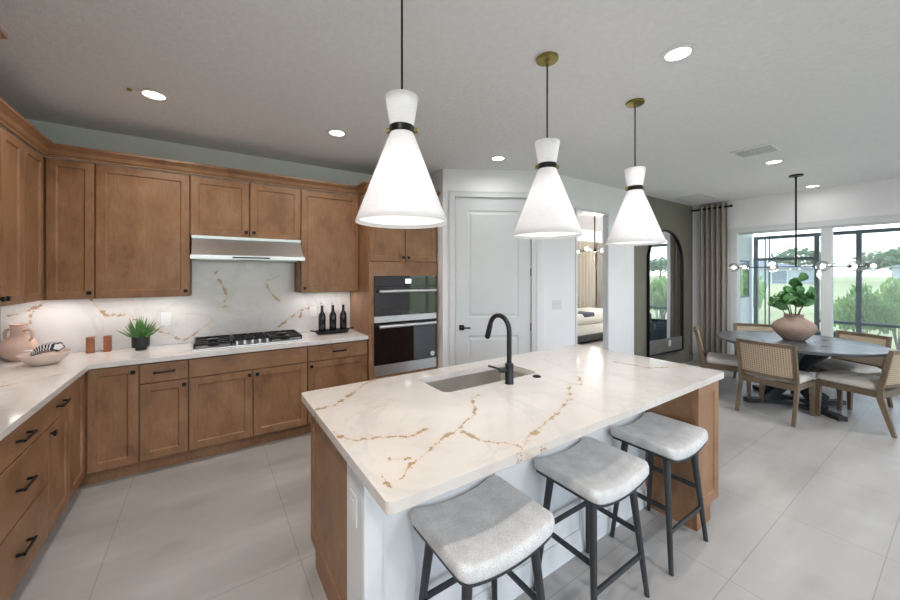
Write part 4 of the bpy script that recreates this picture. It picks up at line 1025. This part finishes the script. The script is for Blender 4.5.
# potted grass
t = thing('potted_grass', 'spiky green plant in a charcoal pot beside the outlet', 'potted plant', (-.478, 4.055, cz))
MB().lathe([(.038, 0), (.038, .018), (.042, .022), (.057, .024), (.060, .028), (.061, .118), (.060, .120), (.055, .120), (.054, .105), (.001, .105)], n=36).build('pot', 'charcoal', t, smooth=True)
gm = plain('aloe_green', (.08, .20, .055), .5, 0, .4, .35, 20); gb = MB(); rnd = random.Random(3)
for k in range(46):
    th = rnd.uniform(0, 2*PI); ti = rnd.uniform(.05, 1.15); L_ = rnd.uniform(.11, .18); r0 = rnd.uniform(.005, .035)
    d_ = Vector((math.cos(th)*math.sin(ti), math.sin(th)*math.sin(ti), math.cos(ti)))
    b0 = Vector((r0*math.cos(th), r0*math.sin(th), .10)); P = [b0, b0+d_*L_*.4, b0+d_*L_*.75+Vector((0, 0, .008)), b0+d_*L_+Vector((0, 0, .018))]
    if any((p_.y > .12) for p_ in P): continue
    gb.tube(P, [.006, .0075, .0045, .0006], 5)
gb.build('foliage', gm, t, smooth=True)
# tray + bottles
t = thing('serving_tray', 'long dark oval tray under the three bottles', 'tray', (1.142, 3.985, cz)); dk = plain('dark_iron_tray', (.02, .02, .022), .5, .3, .4, .2)
def oval(a, b, z, n=40): return [(a*math.cos(2*PI*k/n), b*math.sin(2*PI*k/n), z) for k in range(n)]
MB().rings([oval(.155, .05, 0), oval(.165, .055, .002), oval(.198, .074, .040), oval(.205, .078, .042), oval(.196, .072, .040), oval(.160, .052, .008), oval(.01, .01, .008)]).build('body', dk, t, smooth=True)
for s_ in (-1, 1):
    MB().tube([(s_*.198, -.028, .040), (s_*.228, -.022, .046), (s_*.236, 0, .047), (s_*.228, .022, .046), (s_*.198, .028, .040)], .0055, 8).build('handle', dk, t, smooth=True)
bt = None
for k, lab in enumerate(('black glass bottle at the left end of the tray', 'black glass bottle in the middle of the tray', 'black glass bottle at the right end of the tray')):
    x = 1.142-.115+k*.115
    if bt is None:
        bt = t2 = thing('bottle', lab, 'bottle', (x, 3.985, cz+.0085), 0, 'dark bottles on the tray'); t2.scale = (1.12, 1.12, 1.2)
        MB().lathe([(.030, 0), (.033, .004), (.034, .150), (.030, .172), (.0145, .196), (.0125, .245), (.0145, .247), (.0145, .252), (.012, .253)], n=28).build('glass_body', plain('black_glass', (.012, .013, .016), .12, 0, .6, .1), t2, smooth=True)
        MB().cyl((0, 0, .253), (0, 0, .266), .0105, n=16).build('stopper', 'white', t2); MB().lathe([(.0150, .267), (.0150, .275), (.010, .281)], n=16).build('cap', 'steel', t2, smooth=True)
    else:
        c = copy_tree(bt); c.location = (x, 3.985, cz+.0085); c['label'] = lab

# ------------------------------------------------------------------ lanai and garden
conc = plain('pale_concrete', (.62, .61, .58), .8, 0, .2, .04, 3)
struct(MB().box(XR+.15, 10.3, -4, 2.86, -.16, -.03).build('floor_lanai', conc))
struct(MB().box(XR+.15, 10.3, -4, 2.90, 2.62, 2.72).build('ceiling_lanai', plain('lanai_ceiling', (.72, .74, .74), .8)))
lw = MB(); WX0, WX1, WZ0, WZ1 = 9.27, 10.07, 1.05, 1.86
lw.box(XR+.15, WX0, 2.86, 2.90, -.03, 2.62).box(WX1, 10.3, 2.86, 2.90, -.03, 2.62).box(WX0, WX1, 2.86, 2.90, -.03, WZ0).box(WX0, WX1, 2.86, 2.90, WZ1, 2.62)
struct(lw.build('wall_lanai', plain('lanai_stucco', (.74, .77, .78), .85, 0, .2, .02)))
t = thing('framed_window_picture', 'small window with garden greenery in the white lanai wall', 'window', ((WX0+WX1)/2, 2.862, WZ0)); hw = (WX1-WX0)/2; hh = WZ1-WZ0
MB().box(-hw, -hw+.03, 0, .03, 0, hh).box(hw-.03, hw, 0, .03, 0, hh).box(-hw+.03, hw-.03, 0, .03, hh-.03, hh).box(-hw+.03, hw-.03, 0, .03, 0, .03).build('frame', 'bronze', t)
MB().box(-hw+.03, hw-.03, .012, .016, .03, hh-.03).build('glass_pane', 'pane', t)
# screen cage
SX = 10.2
t = thing('screen_enclosure', 'dark bronze framed insect screen around the lanai', 'screen enclosure', (SX, 1.0, -.03)); O = t.location[:]
def fb(y0, y1, z0, z1, x0=SX-.03, x1=SX+.03, nm='rail'): MB().box(x0, x1, y0, y1, z0, z1).off(O).build(nm, 'bronze', t)
YS = [2.78, 1.81, 1.245, .0, -1.3, -2.6, -3.9]
for y in YS: fb(y-.035, y+.035, -.03, 2.40, nm='post')
for a, b in zip(YS[:-1], YS[1:]):
    fb(b+.035, a-.035, 2.33, 2.40)
    if a == YS[0]: fb(b+.035, a-.035, 1.86, 1.92)
    else: fb(b+.035, a-.035, .60, .65)
    fb(b+.035, a-.035, -.03, .03)
    MB().box(SX-.001, SX+.001, b+.035, a-.035, .03, 2.33).off(O).build('screen_panel', 'screen', t)
for y in (2.62, 2.55): fb(y-.01, y+.01, .03, 2.33, SX-.012, SX+.012, 'door_stile')
# patio armchair seen only in the mirror
t = thing('patio_armchair', 'dark wicker patio armchair seen in the arched mirror', 'armchair', (8.38, 1.56, -.03), 2.6); wk = plain('dark_wicker', (.05, .07, .085), .8, 0, .3, .4, 90)
MB().box(-.34, .34, -.32, .32, .12, .32, .03).build('seat', wk, t, smooth=True)
MB().box(-.34, .34, .25, .36, .32, .68, .04).build('backrest', wk, t, smooth=True)
for s_ in (-1, 1): MB().box(s_*.35-.05, s_*.35+.05, -.32, .34, .12, .54, .03).build('armrest', wk, t, smooth=True)
MB().box(-.28, .28, -.30, .24, .32, .42, .03).build('cushion', 'greyfab', t, smooth=True)
for sx in (-.3, .3):
    for sy in (-.28, .28): MB().cyl((sx, sy, 0), (sx, sy, .12), .025).build('leg', 'black', t)
# lawn
def lawnm():
    m, n, l, b = mat('sunlit_lawn'); setp(b, (.3, .4, .14), .9, 0, .1)
    co = objco(n); f = nz(n, l, co, .35, 5).outputs[0]; g = nz(n, l, co, 12, 3).outputs[0]
    t = mth(n, l, 'ADD', mth(n, l, 'MULTIPLY', f, .6), mth(n, l, 'MULTIPLY', g, .4))
    l.new(ramp(n, l, t, [(.35, (.33, .33, .14)), (.5, (.41, .40, .20)), (.65, (.48, .45, .27))]), b.inputs['Base Color']); return m
struct(MB().box(-60, 300, -220, 220, -.4, -.17).build('ground', lawnm()))
# bushes
def bush_mesh(seed, n=1900):
    r = random.Random(seed); mb = MB()
    for k in range(n):
        th = r.uniform(0, 2*PI); ph = math.acos(r.uniform(-.25, 1)); rr = r.uniform(.62, 1.0)*(1+.18*math.sin(3*th+seed)+.12*math.cos(5*ph))
        c = Vector((rr*math.sin(ph)*math.cos(th), rr*math.sin(ph)*math.sin(th), .62+rr*math.cos(ph)*.62))
        if c.z < .02: c.z = .02+r.random()*.1
        d = Vector((r.uniform(-1, 1), r.uniform(-1, 1), r.uniform(-.4, 1))).normalized(); s_ = d.orthogonal().normalized(); L_ = r.uniform(.12, .22)
        q_ = s_*L_*.32
        mb.add([c, c+d*L_*.5+q_, c+d*L_, c+d*L_*.5-q_], [(0, 1, 2, 3)])
    return mb
def leafm(name, a, b, c):
    m, n, l, bs = mat(name); setp(bs, a, .6, 0, .3); f = nz(n, l, objco(n), 3.5, 4).outputs[0]
    cc = ramp(n, l, f, [(.3, a), (.5, b), (.7, c)]); l.new(cc, bs.inputs['Base Color'])
    tr = n.new('ShaderNodeBsdfTranslucent'); l.new(cc, tr.inputs[0]); mx = n.new('ShaderNodeMixShader'); mx.inputs[0].default_value = .35
    l.new(bs.outputs[0], mx.inputs[1]); l.new(tr.outputs[0], mx.inputs[2]); l.new(mx.outputs[0], n['Material Output'].inputs[0]); return m
LM = [leafm('shrub_green', (.16, .32, .08), (.32, .50, .14), (.50, .60, .24)), leafm('shrub_lime', (.20, .36, .08), (.38, .52, .14), (.56, .62, .24))]
BM_ = []
for k in range(3):
    o = bush_mesh(11+k).build('shrub_leaves', LM[k % 2], fixn=False); BM_.append((o.data, o)); 
for d_, o in BM_: bpy.data.objects.remove(o)
stemm = plain('shrub_stem', (.16, .12, .08), .9)
sm_ = MB()
for k in range(7):
    a = k*.9; sm_.tube([(0.03*math.cos(a), .03*math.sin(a), 0), (.2*math.cos(a), .2*math.sin(a), .35), (.5*math.cos(a), .5*math.sin(a), .9)], [.03, .02, .008], 6)
so_ = sm_.build('stem', stemm); SMESH = so_.data; bpy.data.objects.remove(so_)
def shrub(x, y, rx, hz, k, lab, group='shrubs beyond the lanai screen'):
    t = thing('shrub', lab, 'shrub', (x, y, -.17), random.uniform(0, 6), group)
    for nm, me, mt in (('foliage', BM_[k % 3][0], None), ('stem', SMESH, None)):
        o = bpy.data.objects.new(nm, me); COL.objects.link(o); o.parent = t; o.scale = (rx, rx, hz)
sh = [(11.75, 1.42, .42, 1.1, 'rounded lime shrub just outside the screen right of the white door post'), (12.85, .98, .42, 1.2, 'shrub in the back row between the two screen bays'), (11.8, .42, .42, 1.15, 'shrub in the front row right of the dark screen post'),
      (12.9, -.05, .45, 1.25, 'tall shrub in the back row at the right edge of the photo'), (11.8, -.62, .42, 1.15, 'shrub outside the screen at the very right edge of the photo'), (12.9, -1.15, .45, 1.25, 'back row shrub beyond the right photo edge'), (11.8, -1.8, .42, 1.15, 'front row shrub beyond the right photo edge'), (12.5, -3.0, .5, 1.2, 'last shrub along the screen, far out of frame'),
      (14.0, 4.3, .52, 1.4, 'shrub seen through the small lanai window'), (16.2, 4.9, .7, 1.5, 'shrub outside behind the small lanai window, farther one'), (15.5, 2.2, .45, .6, 'low round shrub on the lawn behind the screen door')]
for k, (x, y, rx, hz, lab) in enumerate(sh):
    shrub(x, y, rx, hz, k, lab)
# houses
hwm = plain('house_stucco', (.46, .49, .51), .9, 0, .2, .03, 1); hrm = plain('house_roof_tile', (.24, .25, .27), .9, 0, .2, .1, 2); hgm = plain('house_window_glass', (.20, .24, .28), .2, 0, .5, .1)
def house(x, y, w, d, hh, lab, rz=0):
    t = thing('house', lab, 'house', (x, y, -.17), rz, 'houses across the lawn')
    MB().box(-d/2, d/2, -w/2, w/2, 0, hh).build('wall', hwm, t)
    e_ = .5; mb = MB(); rz_ = hh+1.5
    mb.add([(-d/2-e_, -w/2-e_, hh), (d/2+e_, -w/2-e_, hh), (d/2+e_, w/2+e_, hh), (-d/2-e_, w/2+e_, hh), (0, -w/2+d/2, rz_), (0, w/2-d/2, rz_)], [(0, 1, 2, 3), (0, 4, 1), (1, 4, 5, 2), (2, 5, 3), (3, 5, 4, 0)])
    mb.build('roof', hrm, t)
    n = int(w//3.2)
    for k in range(n):
        yy = -w/2+(k+.5)*w/n; wd = 1.0 if k % 3 else 1.9; z0 = .9 if k % 3 else .1
        f = MB().box(-d/2-.05, -d/2, yy-wd/2-.1, yy+wd/2+.1, z0-.1, 2.35).build('window', 'white', t)
        MB().box(-d/2-.07, -d/2-.05, yy-wd/2, yy+wd/2, z0, 2.25).build('pane', hgm, f)
HS = [(62, -22, 17, 12, 2.7, 'white house far right across the lawn'), (64, -1.5, 17, 12, 2.7, 'white house across the lawn at the right bay of the screen'), (66, 19, 16, 12, 2.7, 'white house across the lawn behind the vase'), (62, 41, 17, 12, 2.7, 'white house across the lawn left of the screen door'), (64, 64, 17, 12, 2.7, 'white house farthest left across the lawn'), (62, -46, 17, 12, 2.7, 'white house beyond the right edge of the photo')]
for h_ in HS: house(h_[0]+20, h_[1]*1.3, *h_[2:])
# trees
bk_ = plain('tree_bark', (.18, .15, .12), .9)
TL = leafm('tree_green', (.09, .15, .07), (.16, .24, .11), (.24, .32, .16))
def tree_leaves(seed):
    r = random.Random(seed); mb = MB()
    for k in range(700):
        th = r.uniform(0, 2*PI); ph = math.acos(r.uniform(-.6, 1)); rr = r.uniform(.5, 1.0)*(1+.2*math.sin(3*th+seed))
        c = Vector((rr*math.sin(ph)*math.cos(th), rr*math.sin(ph)*math.sin(th), rr*math.cos(ph)*.75))
        d = Vector((r.uniform(-1, 1), r.uniform(-1, 1), r.uniform(-1, 1))).normalized(); s_ = d.orthogonal().normalized(); L_ = r.uniform(.14, .3)
        mb.add([c, c+d*L_*.5+s_*L_*.4, c+d*L_, c+d*L_*.5-s_*L_*.4], [(0, 1, 2, 3)])
    return mb
o = tree_leaves(2).build('crown', TL, fixn=False); CR1 = o.data; bpy.data.objects.remove(o)
o = MB().cyl((0, 0, 0), (0, 0, 1), .05, .03, 8).build('trunk', bk_); TR1 = o.data; bpy.data.objects.remove(o)
def tree(x, y, r, h_, lab):
    t = thing('tree', lab, 'tree', (x, y, -.17), random.uniform(0, 6), 'trees behind the houses')
    o = bpy.data.objects.new('crown', CR1); COL.objects.link(o); o.parent = t; o.scale = (r, r, (h_)*.5); o.location = (0, 0, h_*.62)
    o = bpy.data.objects.new('trunk', TR1); COL.objects.link(o); o.parent = t; o.scale = (6, 6, h_*.6)
yy = -70
names = ['hazy green tree behind the far houses, seen through the sliding doors']
TR = random.Random(9)
for k in range(13):
    tree(112+TR.uniform(-2, 6), -62+k*14.2, TR.uniform(4.8, 5.4), TR.uniform(6.2, 9.0), 'hazy green tree in the line behind the far houses')
tree(19.5, 7.4, 1.3, 3.6, 'young tree standing on the lawn, seen in the arched mirror'); bpy.data.objects[-1]
